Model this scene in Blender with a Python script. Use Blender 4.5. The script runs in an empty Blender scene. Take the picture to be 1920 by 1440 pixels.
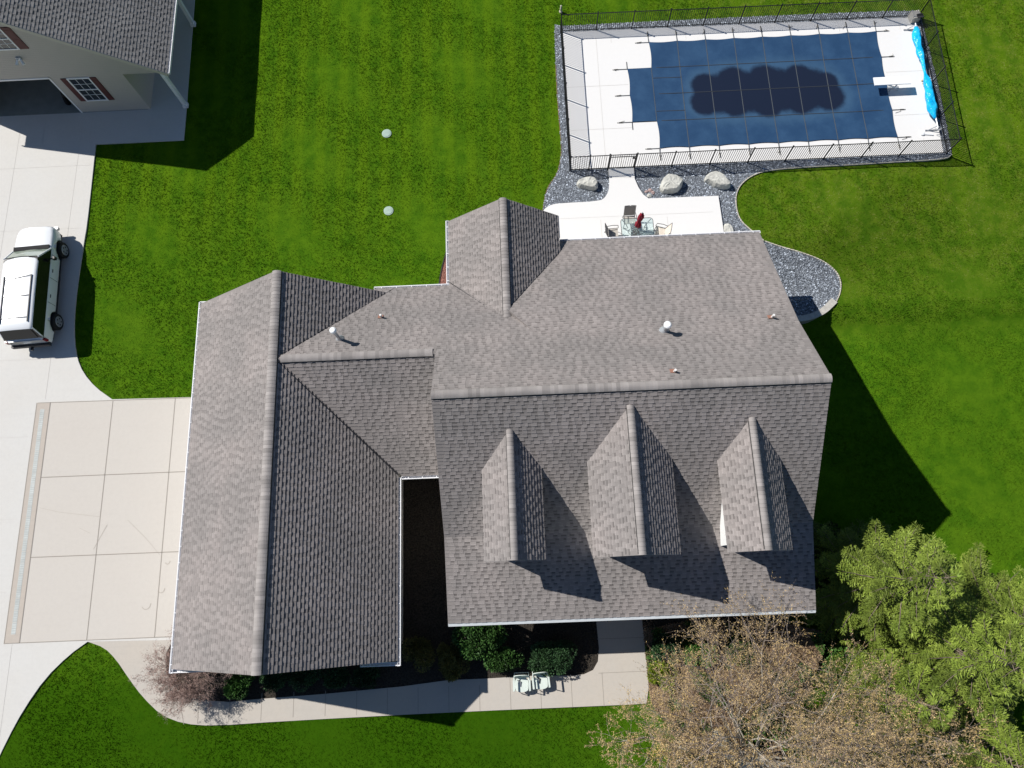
import bpy, math, random
import numpy as np
from mathutils import Vector, Matrix
random.seed(7); np.random.seed(7)
scene = bpy.context.scene
COL = scene.collection
# ---------------------------------------------------------------- camera
F_PX, PITCH, ROLL, YAW, CAM_H = 1345.78, 0.263031, -0.089329, 0.048814, 32.6
def _rot():
    c, s = math.cos(PITCH), math.sin(PITCH); Rx = np.array([[1,0,0],[0,c,-s],[0,s,c]])
    c, s = math.cos(ROLL), math.sin(ROLL); Rz = np.array([[c,-s,0],[s,c,0],[0,0,1]])
    c, s = math.cos(YAW), math.sin(YAW); Ry = np.array([[c,-s,0],[s,c,0],[0,0,1]])
    return Ry @ Rx @ Rz
MROT = _rot()
cam_data = bpy.data.cameras.new('camera'); cam = bpy.data.objects.new('camera', cam_data); COL.objects.link(cam)
cam_data.sensor_width = 36.0; cam_data.lens = 36.0*F_PX/1920; cam_data.clip_start = 0.5; cam_data.clip_end = 2000
mw = Matrix([[*MROT[0], 0], [*MROT[1], 0], [*MROT[2], CAM_H], [0,0,0,1]]); cam.matrix_world = mw
scene.camera = cam
# ---------------------------------------------------------------- sky, sun, exposure
SUN = Vector((-0.92, 0.46, 1.0)).normalized()
world = bpy.data.worlds.new('World'); scene.world = world; world.use_nodes = True
wn = world.node_tree; bg = wn.nodes['Background']; sky = wn.nodes.new('ShaderNodeTexSky')
sky.sky_type = 'NISHITA'; sky.sun_disc = False
sky.sun_elevation = math.asin(SUN.z); sky.sun_rotation = math.atan2(SUN.x, SUN.y)
sky.altitude = 200; sky.air_density = 1.0; sky.dust_density = 0.1; sky.ozone_density = 4.0
wn.links.new(sky.outputs[0], bg.inputs[0]); bg.inputs[1].default_value = 0.060
sl = bpy.data.lights.new('sun', 'SUN'); sl.energy = 5.0; sl.angle = math.radians(0.5); sl.color = (1.0, 0.965, 0.91)
so = bpy.data.objects.new('sun', sl); COL.objects.link(so); so.rotation_euler = SUN.to_track_quat('Z', 'Y').to_euler(); so.location = (-30, 15, 40)
scene.view_settings.view_transform = 'Standard'; scene.view_settings.look = 'None'
scene.view_settings.exposure = 0.22; scene.view_settings.gamma = 1.0
# ---------------------------------------------------------------- helpers
def P(px, py, z=0.0):
    """real-world point at height z seen at a photograph position (used only for measuring outlines)"""
    d = MROT @ np.array([(px-960)/F_PX, -(py-720)/F_PX, -1.0]); t = (z-CAM_H)/d[2]
    return (float(d[0]*t), float(d[1]*t))
def PL(pts, z=0.0): return [P(a, b, z) for a, b in pts]
def tag(o, label=None, cat=None, group=None, kind=None):
    if label: o['label'] = label
    if cat: o['category'] = cat
    if group: o['group'] = group
    if kind: o['kind'] = kind
    return o
OFF = {}
def thing(name, label, cat, loc=(0,0,0), group=None):
    o = bpy.data.objects.new(name, None); COL.objects.link(o); o.empty_display_size = 0.3
    o.location = loc; OFF[o.name] = np.array(loc, float); return tag(o, label, cat, group)
def put(name, V, F, m, parent=None, tone=None, smooth=False, vcol=None, midx=None):
    V = np.asarray(V, float).reshape(-1, 3)
    if parent is not None:
        off = OFF[parent.name]; V = V - off
    me = bpy.data.meshes.new(name)
    if isinstance(F, np.ndarray):
        k = F.shape[1]; n = len(F)
        me.vertices.add(len(V)); me.vertices.foreach_set('co', V.astype(np.float32).ravel())
        me.loops.add(n*k); me.loops.foreach_set('vertex_index', F.astype(np.int32).ravel())
        me.polygons.add(n); me.polygons.foreach_set('loop_start', (np.arange(n)*k).astype(np.int32))
        me.update(calc_edges=True)
    else:
        me.from_pydata([tuple(v) for v in V], [], F); me.update()
    for mm in (m if isinstance(m, (list, tuple)) else [m]): me.materials.append(mm)
    if midx is not None: me.polygons.foreach_set('material_index', np.asarray(midx, np.int32))
    if tone is not None:
        a = me.attributes.new('tone', 'FLOAT', 'FACE'); a.data.foreach_set('value', np.asarray(tone, np.float32))
    if vcol is not None:
        a = me.attributes.new('wet', 'FLOAT', 'POINT'); a.data.foreach_set('value', np.asarray(vcol, np.float32))
    if smooth: me.polygons.foreach_set('use_smooth', np.ones(len(me.polygons), bool))
    o = bpy.data.objects.new(name, me); COL.objects.link(o)
    if parent is not None: o.parent = parent; OFF[o.name] = OFF[parent.name]
    else: OFF[o.name] = np.zeros(3)
    return o
class MB:
    def __init__(s): s.V = []; s.F = []; s.T = []; s.M = []
    def add(s, V, F, tone=1.0, m=0):
        b = len(s.V); s.V += [tuple(map(float, v)) for v in V]
        for f in F: s.F.append(tuple(i+b for i in f)); s.T.append(tone); s.M.append(m)
        return s
    def box(s, c, d, rz=0.0, tone=1.0, m=0, rx=0.0, top=1.0):
        V = []
        for z in (-.5, .5):
            k = top if z > 0 else 1.0
            for x, y in ((-.5,-.5),(.5,-.5),(.5,.5),(-.5,.5)):
                X, Y, Z = x*d[0]*k, y*d[1]*k, z*d[2]
                if rx: Y, Z = Y*math.cos(rx)-Z*math.sin(rx), Y*math.sin(rx)+Z*math.cos(rx)
                if rz: X, Y = X*math.cos(rz)-Y*math.sin(rz), X*math.sin(rz)+Y*math.cos(rz)
                V.append((X+c[0], Y+c[1], Z+c[2]))
        return s.add(V, [(3,2,1,0),(4,5,6,7),(0,1,5,4),(1,2,6,5),(2,3,7,6),(3,0,4,7)], tone, m)
    def bb(s, x0, x1, y0, y1, z0, z1, tone=1.0, m=0):
        return s.box(((x0+x1)/2, (y0+y1)/2, (z0+z1)/2), (x1-x0, y1-y0, z1-z0), 0, tone, m)
    def tube(s, pts, rs, n=6, tone=1.0, m=0, cap=True):
        pts = [Vector(p) for p in pts]
        if not isinstance(rs, (list, tuple)): rs = [rs]*len(pts)
        V = []; F = []; up = Vector((0,0,1)); N = len(pts)
        for i, p in enumerate(pts):
            t = (pts[min(i+1, N-1)]-pts[max(i-1, 0)]).normalized()
            a = t.cross(up)
            if a.length < 1e-3: a = Vector((1,0,0))
            a.normalize(); b = t.cross(a)
            for k in range(n):
                q = 2*math.pi*k/n; V.append(p+(a*math.cos(q)+b*math.sin(q))*rs[i])
        for i in range(N-1):
            for k in range(n):
                k2 = (k+1) % n; F.append((i*n+k, i*n+k2, (i+1)*n+k2, (i+1)*n+k))
        if cap: F.append(tuple(range(n))[::-1]); F.append(tuple((N-1)*n+k for k in range(n)))
        return s.add(V, F, tone, m)
    def lathe(s, c, prof, n=16, axis='z', tone=1.0, m=0):
        V = []; F = []
        for r, h in prof:
            for k in range(n):
                q = 2*math.pi*k/n; a, b = r*math.cos(q), r*math.sin(q)
                V.append((c[0]+a, c[1]+b, c[2]+h) if axis == 'z' else ((c[0]+h, c[1]+a, c[2]+b) if axis == 'x' else (c[0]+a, c[1]+h, c[2]+b)))
        for i in range(len(prof)-1):
            for k in range(n):
                k2 = (k+1) % n; F.append((i*n+k, i*n+k2, (i+1)*n+k2, (i+1)*n+k))
        F.append(tuple(range(n))[::-1]); F.append(tuple((len(prof)-1)*n+k for k in range(n)))
        return s.add(V, F, tone, m)
    def prism(s, poly, z0, z1, tone=1.0, m=0):
        n = len(poly); V = [(x, y, z0) for x, y in poly]+[(x, y, z1) for x, y in poly]
        return s.add(V, [tuple(range(n))[::-1], tuple(range(n, 2*n))]+[(i, (i+1) % n, n+(i+1) % n, n+i) for i in range(n)], tone, m)
    def ext(s, poly3, d, tone=1.0, m=0):
        n = len(poly3); V = list(poly3)+[tuple(np.array(p)+np.array(d)) for p in poly3]
        return s.add(V, [tuple(range(n))[::-1], tuple(range(n, 2*n))]+[(i, (i+1) % n, n+(i+1) % n, n+i) for i in range(n)], tone, m)
    def put(s, name, m, parent=None, smooth=False):
        o = put(name, s.V, s.F, m, parent, tone=s.T, smooth=smooth, midx=s.M)
        return o
# ---------------------------------------------------------------- materials
def nodes(m):
    m.use_nodes = True; nt = m.node_tree; return nt, nt.nodes, nt.links, nt.nodes['Principled BSDF']
def mat(name, c, rough=0.8, var=0.0, scale=3.0, bump=0.0, bscale=40.0, tone=False, c2=None, metal=0.0, spec=0.3, trans=0.0, detail=6.0, bdist=0.02, alpha=1.0):
    m = bpy.data.materials.new(name); nt, N, L, b = nodes(m)
    b.inputs['Roughness'].default_value = rough; b.inputs['Metallic'].default_value = metal
    b.inputs['Specular IOR Level'].default_value = spec
    if trans: b.inputs['Transmission Weight'].default_value = trans
    if alpha < 1: b.inputs['Alpha'].default_value = alpha
    tc = N.new('ShaderNodeTexCoord'); out = None
    if var > 0 or c2:
        nz = N.new('ShaderNodeTexNoise'); nz.inputs['Scale'].default_value = scale; nz.inputs['Detail'].default_value = detail
        L.new(tc.outputs['Object'], nz.inputs['Vector'])
        r = N.new('ShaderNodeMapRange'); r.inputs[1].default_value = 0.3; r.inputs[2].default_value = 0.7
        L.new(nz.outputs[0], r.inputs[0])
        mx = N.new('ShaderNodeMix'); mx.data_type = 'RGBA'; L.new(r.outputs[0], mx.inputs[0])
        mx.inputs[6].default_value = (*[k*(1-var) for k in c], 1); mx.inputs[7].default_value = (*(c2 or [min(1, k*(1+var)) for k in c]), 1)
        out = mx.outputs[2]
    if tone:
        at = N.new('ShaderNodeAttribute'); at.attribute_name = 'tone'
        mu = N.new('ShaderNodeMix'); mu.data_type = 'RGBA'; mu.blend_type = 'MULTIPLY'; mu.inputs[0].default_value = 1
        if out: L.new(out, mu.inputs[6])
        else: mu.inputs[6].default_value = (*c, 1)
        L.new(at.outputs['Fac'], mu.inputs[7]); out = mu.outputs[2]
    if out: L.new(out, b.inputs['Base Color'])
    else: b.inputs['Base Color'].default_value = (*c, 1)
    if bump > 0:
        nb = N.new('ShaderNodeTexNoise'); nb.inputs['Scale'].default_value = bscale; nb.inputs['Detail'].default_value = 3
        L.new(tc.outputs['Object'], nb.inputs['Vector']); bp = N.new('ShaderNodeBump'); bp.inputs['Strength'].default_value = bump; bp.inputs['Distance'].default_value = bdist
        L.new(nb.outputs[0], bp.inputs['Height']); L.new(bp.outputs[0], b.inputs['Normal'])
    return m
def ramp(N, L, src, stops):
    r = N.new('ShaderNodeValToRGB'); e = r.color_ramp.elements
    while len(e) < len(stops): e.new(0.5)
    for k, (p, c) in enumerate(stops): e[k].position = p; e[k].color = (*c, 1) if len(c) == 3 else c
    L.new(src, r.inputs[0]); return r
def mixc(N, L, fac, a, b, mode='MIX'):
    x = N.new('ShaderNodeMix'); x.data_type = 'RGBA'; x.blend_type = mode
    for i, v in ((0, fac), (6, a), (7, b)):
        if hasattr(v, 'is_linked'): L.new(v, x.inputs[i])
        elif i == 0: x.inputs[0].default_value = v
        else: x.inputs[i].default_value = (*v, 1)
    return x.outputs[2]
def noise(N, L, vec, scale, detail=5, rough=0.55):
    n = N.new('ShaderNodeTexNoise'); n.inputs['Scale'].default_value = scale; n.inputs['Detail'].default_value = detail; n.inputs['Roughness'].default_value = rough
    L.new(vec, n.inputs['Vector']); return n.outputs[0]
def rng(N, L, src, a, b, c=0.0, d=1.0):
    r = N.new('ShaderNodeMapRange'); r.interpolation_type = 'SMOOTHSTEP'
    for i, v in ((1, a), (2, b), (3, c), (4, d)): r.inputs[i].default_value = v
    L.new(src, r.inputs[0]); return r.outputs[0]
def mth(N, L, op, a, b=0.0):
    x = N.new('ShaderNodeMath'); x.operation = op
    for i, v in ((0, a), (1, b)):
        if hasattr(v, 'is_linked'): L.new(v, x.inputs[i])
        else: x.inputs[i].default_value = v
    return x.outputs[0]
def lawn_material(blade=False):
    m = bpy.data.materials.new('grass_blades' if blade else 'turf'); nt, N, L, b = nodes(m)
    tc = N.new('ShaderNodeTexCoord'); v = tc.outputs['Object']; sx = N.new('ShaderNodeSeparateXYZ'); L.new(v, sx.inputs[0])
    big = noise(N, L, v, 0.35, 6, 0.6); mid = noise(N, L, v, 1.6, 6, 0.65); fine = noise(N, L, v, 9, 4, 0.7); vf = noise(N, L, v, 30, 3, 0.7)
    a = mixc(N, L, rng(N, L, mid, 0.32, 0.68), (0.044, 0.116, 0.005), (0.080, 0.168, 0.007))
    a = mixc(N, L, rng(N, L, big, 0.42, 0.68, 0, 0.5), a, (0.085, 0.165, 0.008))
    # drier, yellower turf round the pool and behind the gravel
    dx = rng(N, L, sx.outputs[0], 4, 15); dy = rng(N, L, sx.outputs[1], 9, 16); dry = mth(N, L, 'MULTIPLY', dx, dy)
    dn = mth(N, L, 'MULTIPLY', dry, rng(N, L, mid, 0.40, 0.66, 0.25, 1.0))
    a = mixc(N, L, mth(N, L, 'MULTIPLY', dn, 0.5), a, (0.14, 0.175, 0.018))
    sp = noise(N, L, v, 5.5, 5, 0.75); spk = mth(N, L, 'MULTIPLY', rng(N, L, sp, 0.60, 0.70), mth(N, L, 'MULTIPLY', dry, 0.35))
    a = mixc(N, L, spk, a, (0.30, 0.25, 0.09))
    # mowing bands in the back lawn
    wv = N.new('ShaderNodeMath'); wv.operation = 'SINE'; L.new(mth(N, L, 'ADD', mth(N, L, 'MULTIPLY', sx.outputs[0], 5.6), mth(N, L, 'MULTIPLY', mid, 1.2)), wv.inputs[0])
    band = mth(N, L, 'MULTIPLY', rng(N, L, wv.outputs[0], -0.6, 0.9), mth(N, L, 'MULTIPLY', rng(N, L, sx.outputs[1], 13, 21), rng(N, L, big, 0.25, 0.6, 0.35, 1.0)))
    a = mixc(N, L, mth(N, L, 'MULTIPLY', band, 0.36), a, (0.125, 0.215, 0.006))
    pale = mth(N, L, 'MULTIPLY', rng(N, L, noise(N, L, v, 16, 2, 0.8), 0.60, 0.68), mth(N, L, 'MULTIPLY', dry, mth(N, L, 'MULTIPLY', rng(N, L, mid, 0.42, 0.6), 0.55)))
    a = mixc(N, L, pale, a, (0.36, 0.32, 0.15))
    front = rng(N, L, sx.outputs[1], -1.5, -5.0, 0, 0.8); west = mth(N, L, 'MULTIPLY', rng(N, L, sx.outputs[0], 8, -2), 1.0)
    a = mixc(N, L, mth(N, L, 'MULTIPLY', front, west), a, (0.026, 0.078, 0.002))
    a = mixc(N, L, rng(N, L, vf, 0.3, 0.7, 0.22, 0.0), a, (0.012, 0.04, 0.002))
    a = mixc(N, L, rng(N, L, fine, 0.3, 0.7, 0.12, 0.0), a, (0.012, 0.04, 0.002))
    if blade:
        at = N.new('ShaderNodeAttribute'); at.attribute_name = 'tone'; a = mixc(N, L, 1.0, a, at.outputs['Fac'], 'MULTIPLY')
    L.new(a, b.inputs['Base Color']); b.inputs['Roughness'].default_value = 0.9; b.inputs['Specular IOR Level'].default_value = 0.0
    bp = N.new('ShaderNodeBump'); bp.inputs['Strength'].default_value = 0.25; bp.inputs['Distance'].default_value = 0.03
    L.new(vf, bp.inputs['Height']); 
    if not blade: L.new(bp.outputs[0], b.inputs['Normal'])
    return m
def concrete(name, c, stain=0.12, warm=(0.50, 0.44, 0.37)):
    m = bpy.data.materials.new(name); nt, N, L, b = nodes(m); tc = N.new('ShaderNodeTexCoord'); v = tc.outputs['Object']
    a = mixc(N, L, rng(N, L, noise(N, L, v, 0.5, 7, 0.6), 0.35, 0.7, 0, stain*3), c, warm)
    a = mixc(N, L, rng(N, L, noise(N, L, v, 6, 6, 0.7), 0.35, 0.75, 0, stain), a, [k*0.6 for k in c])
    a = mixc(N, L, rng(N, L, noise(N, L, v, 45, 3, 0.7), 0.45, 0.8, 0, stain*1.2), a, [k*0.55 for k in c])
    mp = N.new('ShaderNodeMapping'); mp.inputs['Scale'].default_value = (0.35, 5.0, 1); L.new(v, mp.inputs[0])
    a = mixc(N, L, rng(N, L, noise(N, L, mp.outputs[0], 1.0, 4, 0.6), 0.5, 0.75, 0, stain*0.8), a, [k*0.72 for k in c])
    L.new(a, b.inputs['Base Color']); b.inputs['Roughness'].default_value = 0.85; b.inputs['Specular IOR Level'].default_value = 0.2
    bp = N.new('ShaderNodeBump'); bp.inputs['Strength'].default_value = 0.15; bp.inputs['Distance'].default_value = 0.01
    L.new(noise(N, L, v, 60, 3), bp.inputs['Height']); L.new(bp.outputs[0], b.inputs['Normal']); return m
def shingle_mat(name, c, c2):
    m = bpy.data.materials.new(name); nt, N, L, b = nodes(m); tc = N.new('ShaderNodeTexCoord'); v = tc.outputs['Object']
    a = mixc(N, L, rng(N, L, noise(N, L, v, 0.45, 5, 0.6), 0.38, 0.66), c, c2)
    a = mixc(N, L, rng(N, L, noise(N, L, v, 55, 3, 0.8), 0.35, 0.7, 0, 0.35), a, [k*0.5 for k in c])
    at = N.new('ShaderNodeAttribute'); at.attribute_name = 'tone'; a = mixc(N, L, 1.0, a, at.outputs['Fac'], 'MULTIPLY')
    L.new(a, b.inputs['Base Color']); b.inputs['Roughness'].default_value = 0.9; b.inputs['Specular IOR Level'].default_value = 0.2
    bp = N.new('ShaderNodeBump'); bp.inputs['Strength'].default_value = 0.4; bp.inputs['Distance'].default_value = 0.006
    L.new(noise(N, L, v, 90, 2, 0.8), bp.inputs['Height']); L.new(bp.outputs[0], b.inputs['Normal']); return m
def siding_mat(name, c, lap=0.11):
    m = bpy.data.materials.new(name); nt, N, L, b = nodes(m); tc = N.new('ShaderNodeTexCoord'); v = tc.outputs['Object']
    sx = N.new('ShaderNodeSeparateXYZ'); L.new(v, sx.inputs[0])
    fr = mth(N, L, 'FRACT', mth(N, L, 'DIVIDE', sx.outputs[2], lap))
    a = mixc(N, L, rng(N, L, noise(N, L, v, 1.5, 5), 0.3, 0.7, 0, 0.15), c, [k*0.8 for k in c])
    a = mixc(N, L, rng(N, L, fr, 0.0, 0.14, 0.30, 0.0), a, [k*0.5 for k in c])
    L.new(a, b.inputs['Base Color']); b.inputs['Roughness'].default_value = 0.6
    bp = N.new('ShaderNodeBump'); bp.inputs['Strength'].default_value = 0.8; bp.inputs['Distance'].default_value = 0.02; bp.invert = True
    L.new(fr, bp.inputs['Height']); L.new(bp.outputs[0], b.inputs['Normal']); return m
def cover_material():
    m = bpy.data.materials.new('mesh_cover_fabric'); nt, N, L, b = nodes(m); tc = N.new('ShaderNodeTexCoord'); v = tc.outputs['Object']
    at = N.new('ShaderNodeAttribute'); at.attribute_name = 'wet'; w = at.outputs['Fac']
    a = mixc(N, L, rng(N, L, noise(N, L, v, 0.7, 6, 0.65), 0.35, 0.7), (0.014, 0.050, 0.118), (0.026, 0.074, 0.155))
    a = mixc(N, L, rng(N, L, noise(N, L, v, 60, 2, 0.8), 0.4, 0.7, 0, 0.3), a, (0.006, 0.024, 0.07))
    ww = mth(N, L, 'ADD', w, mth(N, L, 'MULTIPLY', mth(N, L, 'SUBTRACT', noise(N, L, v, 2.5, 5, 0.7), 0.5), 0.16))
    rim = rng(N, L, ww, 0.10, 0.44, 0, 0.45)
    a = mixc(N, L, rim, a, (0.045, 0.105, 0.18))
    inner = rng(N, L, ww, 0.42, 0.60)
    a = mixc(N, L, inner, a, (0.011, 0.017, 0.036))
    sp = noise(N, L, v, 7.0, 3, 0.8); a = mixc(N, L, mth(N, L, 'MULTIPLY', inner, rng(N, L, sp, 0.74, 0.78)), a, (0.30, 0.28, 0.22))
    L.new(a, b.inputs['Base Color']); b.inputs['Specular IOR Level'].default_value = 0.25
    L.new(rng(N, L, inner, 0, 1, 0.7, 0.35), b.inputs['Roughness'])
    return m
M = {}
M['turf'] = lawn_material(); M['blade'] = lawn_material(True)
M['drive'] = concrete('driveway_concrete', (0.585, 0.572, 0.545), 0.10, (0.56, 0.53, 0.48))
M['slab'] = concrete('tan_slab_concrete', (0.535, 0.50, 0.455), 0.08, (0.53, 0.485, 0.435))
M['drainc'] = concrete('drain_border_concrete', (0.46, 0.41, 0.36), 0.12)
M['walk'] = concrete('walk_concrete', (0.47, 0.435, 0.39), 0.12)
M['deck'] = concrete('pale_deck_concrete', (0.72, 0.71, 0.695), 0.035, (0.70, 0.68, 0.65))
M['joint'] = mat('joint_filler', (0.30, 0.27, 0.235), 0.95)
M['joint_pale'] = mat('pale_joint', (0.56, 0.54, 0.51), 0.9)
M['rustedge'] = mat('rusty_edge', (0.22, 0.13, 0.07), 0.9, 0.3, 4)
M['rust'] = mat('rust_stain', (0.62, 0.50, 0.36), 0.9)
M['shingle'] = shingle_mat('weathered_shingles', (0.236, 0.216, 0.207), (0.284, 0.254, 0.242))
M['shingle_grey'] = shingle_mat('grey_shingles', (0.25, 0.238, 0.230), (0.285, 0.272, 0.262))
M['cap'] = mat('ridge_cap_shingles', (0.285, 0.262, 0.250), 0.9, 0.12, 2.0, 0.3, 80, tone=True)
M['trim'] = mat('white_trim', (0.80, 0.80, 0.80), 0.45, 0.03, 3)
M['gutter_cover'] = mat('gutter_guard', (0.46, 0.49, 0.51), 0.5, 0.06, 6)
M['gutter'] = mat('white_gutter', (0.78, 0.78, 0.80), 0.4, 0.05, 6)
M['siding'] = siding_mat('cream_siding', (0.62, 0.60, 0.55))
M['siding_white'] = siding_mat('white_siding', (0.74, 0.74, 0.73))
M['siding_tan'] = siding_mat('tan_siding', (0.47, 0.425, 0.375), 0.12)
M['foundation'] = mat('foundation_block', (0.34, 0.33, 0.31), 0.9, 0.15, 5, 0.3, 30)
M['glass'] = mat('dark_window_glass', (0.02, 0.025, 0.03), 0.06, spec=0.8)
M['burgundy'] = mat('burgundy_shutter', (0.10, 0.030, 0.028), 0.55, 0.1, 5)
M['black'] = mat('black_metal', (0.012, 0.012, 0.013), 0.45)
M['cover'] = cover_material()
M['strap'] = mat('cover_strap', (0.030, 0.036, 0.045), 0.7)
M['strap_light'] = mat('cover_strap_worn', (0.075, 0.085, 0.095), 0.7)
M['spring'] = mat('strap_spring', (0.16, 0.15, 0.13), 0.4, metal=0.6)
M['white'] = mat('white_paint', (0.80, 0.81, 0.82), 0.35)
M['carwhite'] = mat('car_white_paint', (0.76, 0.78, 0.80), 0.22, spec=0.6)
M['carglass'] = mat('car_glass', (0.010, 0.011, 0.012), 0.12, spec=0.35)
M['windshield'] = mat('windshield_glass', (0.20, 0.25, 0.21), 0.04, spec=0.9, c2=(0.36, 0.40, 0.34), scale=2.2)
M['rubber'] = mat('tyre_rubber', (0.014, 0.014, 0.015), 0.8)
M['alloy'] = mat('alloy_rim', (0.42, 0.43, 0.45), 0.35, metal=0.7)
M['chrome'] = mat('grey_bumper', (0.30, 0.31, 0.33), 0.3, metal=0.6)
M['plastic'] = mat('dark_plastic', (0.03, 0.03, 0.033), 0.5)
M['redlens'] = mat('red_lens', (0.22, 0.012, 0.012), 0.2)
M['clearlens'] = mat('clear_lens', (0.55, 0.58, 0.60), 0.1)
M['cyan'] = mat('cyan_bubble_cover', (0.0, 0.36, 0.74), 0.22, c2=(0.02, 0.50, 0.85), scale=3.5, var=0.1, bump=0.8, bscale=5, bdist=0.10)
M['steel'] = mat('stainless_tube', (0.55, 0.56, 0.58), 0.25, metal=0.8)
M['galv'] = mat('galvanised_pipe', (0.50, 0.53, 0.56), 0.35, metal=0.5)
M['pvc'] = mat('white_pipe', (0.75, 0.74, 0.72), 0.5)
M['rockw'] = mat('pale_boulder_stone', (0.52, 0.515, 0.47), 0.9, 0.22, 2.5, 0.7, 9, bdist=0.05)
M['rockp'] = mat('pink_cobble', (0.42, 0.31, 0.29), 0.9, 0.2, 6)
M['block'] = mat('wall_block_cap', (0.46, 0.44, 0.40), 0.9, 0.14, 5, 0.3, 30)
M['blockd'] = mat('wall_block_face', (0.30, 0.275, 0.24), 0.9, 0.3, 6, 0.6, 14)
M['edging'] = mat('edging_strip', (0.52, 0.48, 0.40), 0.8, 0.2, 4)
M['edgingd'] = mat('dark_edging_strip', (0.03, 0.028, 0.025), 0.8)
M['gravel'] = mat('crushed_stone', (0.23, 0.255, 0.29), 0.7, 0.5, 25, tone=True)
M['gravbase'] = mat('gravel_bed_base', (0.14, 0.155, 0.18), 0.95, 0.6, 30, 0.8, 30)
M['mulch'] = mat('brown_mulch', (0.13, 0.085, 0.055), 0.95, 0.4, 14, 1.0, 22, bdist=0.05, c2=(0.30, 0.205, 0.14))
M['mulchd'] = mat('black_mulch', (0.020, 0.016, 0.012), 0.95, 0.5, 16, 1.0, 22, bdist=0.05, c2=(0.055, 0.045, 0.035))
M['redmulch'] = mat('red_mulch', (0.16, 0.06, 0.045), 0.95, 0.5, 16, 1.0, 22, bdist=0.05, c2=(0.34, 0.16, 0.13))
M['lid'] = mat('pale_green_plastic', (0.33, 0.43, 0.37), 0.6, 0.1, 4)
M['redcloth'] = mat('red_canvas', (0.22, 0.010, 0.022), 0.8, 0.35, 9, c2=(0.42, 0.03, 0.06))
M['frame'] = mat('bronze_frame', (0.13, 0.125, 0.12), 0.4, metal=0.3)
M['sling'] = mat('taupe_sling', (0.42, 0.39, 0.35), 0.8, 0.08, 5)
M['cushion'] = mat('cream_cushion', (0.62, 0.56, 0.48), 0.85, 0.08, 5)
M['tglass'] = mat('table_glass', (0.80, 0.92, 0.92), 0.03, trans=0.92, spec=0.5)
M['seafoam'] = mat('pale_seafoam_paint', (0.60, 0.66, 0.61), 0.5, 0.06, 6)
M['seafoamd'] = mat('seafoam_chair_back', (0.25, 0.36, 0.33), 0.5, 0.06, 6)
M['drain'] = mat('pale_blue_grate', (0.44, 0.465, 0.45), 0.6, 0.10, 4, tone=True)
M['bark'] = mat('birch_bark', (0.42, 0.38, 0.32), 0.9, 0.3, 8, 0.5, 20)
M['twig'] = mat('grey_brown_twig', (0.33, 0.27, 0.235), 0.9, 0.25, 8)
M['catkin'] = mat('amber_catkin', (0.56, 0.40, 0.13), 0.8, tone=True, c2=(0.46, 0.33, 0.20), var=0.15, scale=1.3)
M['redtwig'] = mat('red_brown_twig', (0.34, 0.265, 0.225), 0.9, 0.25, 8)
M['redtip'] = mat('pink_brown_bud', (0.38, 0.26, 0.225), 0.9, 0.25, 8)
M['sbark'] = mat('spruce_bark', (0.20, 0.16, 0.12), 0.9, 0.3, 8)
def foliage(name, c, c2, tr=0.25):
    m = mat(name, c, 0.6, 0.15, 2.0, c2=c2, tone=True, spec=0.25, detail=3); return m
M['needle'] = foliage('spruce_needles', (0.125, 0.185, 0.022), (0.205, 0.265, 0.040))
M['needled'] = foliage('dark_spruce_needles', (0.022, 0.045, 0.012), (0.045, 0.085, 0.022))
M['leaf'] = foliage('laurel_leaves', (0.030, 0.080, 0.016), (0.055, 0.13, 0.028))
M['boxleaf'] = foliage('boxwood_leaves', (0.022, 0.058, 0.022), (0.045, 0.10, 0.036))
M['yleaf'] = foliage('yellow_green_leaves', (0.13, 0.18, 0.012), (0.20, 0.25, 0.02))
M['oleaf'] = foliage('olive_bronze_leaves', (0.10, 0.095, 0.022), (0.16, 0.15, 0.04))
M['gleaf'] = foliage('perennial_leaves', (0.05, 0.13, 0.02), (0.10, 0.21, 0.04))
M['litter'] = foliage('dry_leaf_litter', (0.22, 0.14, 0.08), (0.38, 0.27, 0.17))
M['barnfloor'] = mat('barn_floor', (0.22, 0.24, 0.23), 0.5, 0.1, 2)
# ================================================================= GROUND
def S(t): t = min(1, max(0, t)); return t*t*(3-2*t)
def drop(x, y):
    e = min(5, max(0, (x-15)*.7))
    return (bedz(x, y, e)-.45*S((12.3-y)/1.4)-.55*S((12.2-y)/.9)*S((y-6.5)/4)*S((18-x)/3.5))*S((x-10.2)/1.6)*S((y+9)/7)
def bedz(x, y, e=0.0): return -.93*S((16.2+e-y)/(3.2+e))
def PG(px, py):
    z = 0.0
    for _ in range(8): x, y = P(px, py, z); z = bedz(x, y)
    return (x, y)
def chaik(pts, n=2, closed=False):
    for _ in range(n):
        q = [] if closed else [pts[0]]
        k = len(pts)
        for i in range(k if closed else k-1):
            a, b = pts[i], pts[(i+1) % k]
            q += [(a[0]*.75+b[0]*.25, a[1]*.75+b[1]*.25), (a[0]*.25+b[0]*.75, a[1]*.25+b[1]*.75)]
        if not closed: q.append(pts[-1])
        pts = q
    return pts
def inside(px, py, poly):
    c = np.zeros(px.shape, bool); n = len(poly)
    for i in range(n):
        x1, y1 = poly[i]; x2, y2 = poly[(i+1) % n]
        if y1 == y2: continue
        k = ((y1 > py) != (y2 > py)) & (px < (x2-x1)*(py-y1)/(y2-y1)+x1); c ^= k
    return c
xs = np.array([-600,-300,-150,-80,-50]+list(np.arange(-40, 40.1, 0.5))+[50,80,150,300,600], float)
ys = np.array([-600,-300,-150,-80,-40]+list(np.arange(-22, 46.1, 0.5))+[60,90,150,300,600], float)
GX, GY = np.meshgrid(xs, ys); sv = np.vectorize(drop)(GX, GY)
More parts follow.
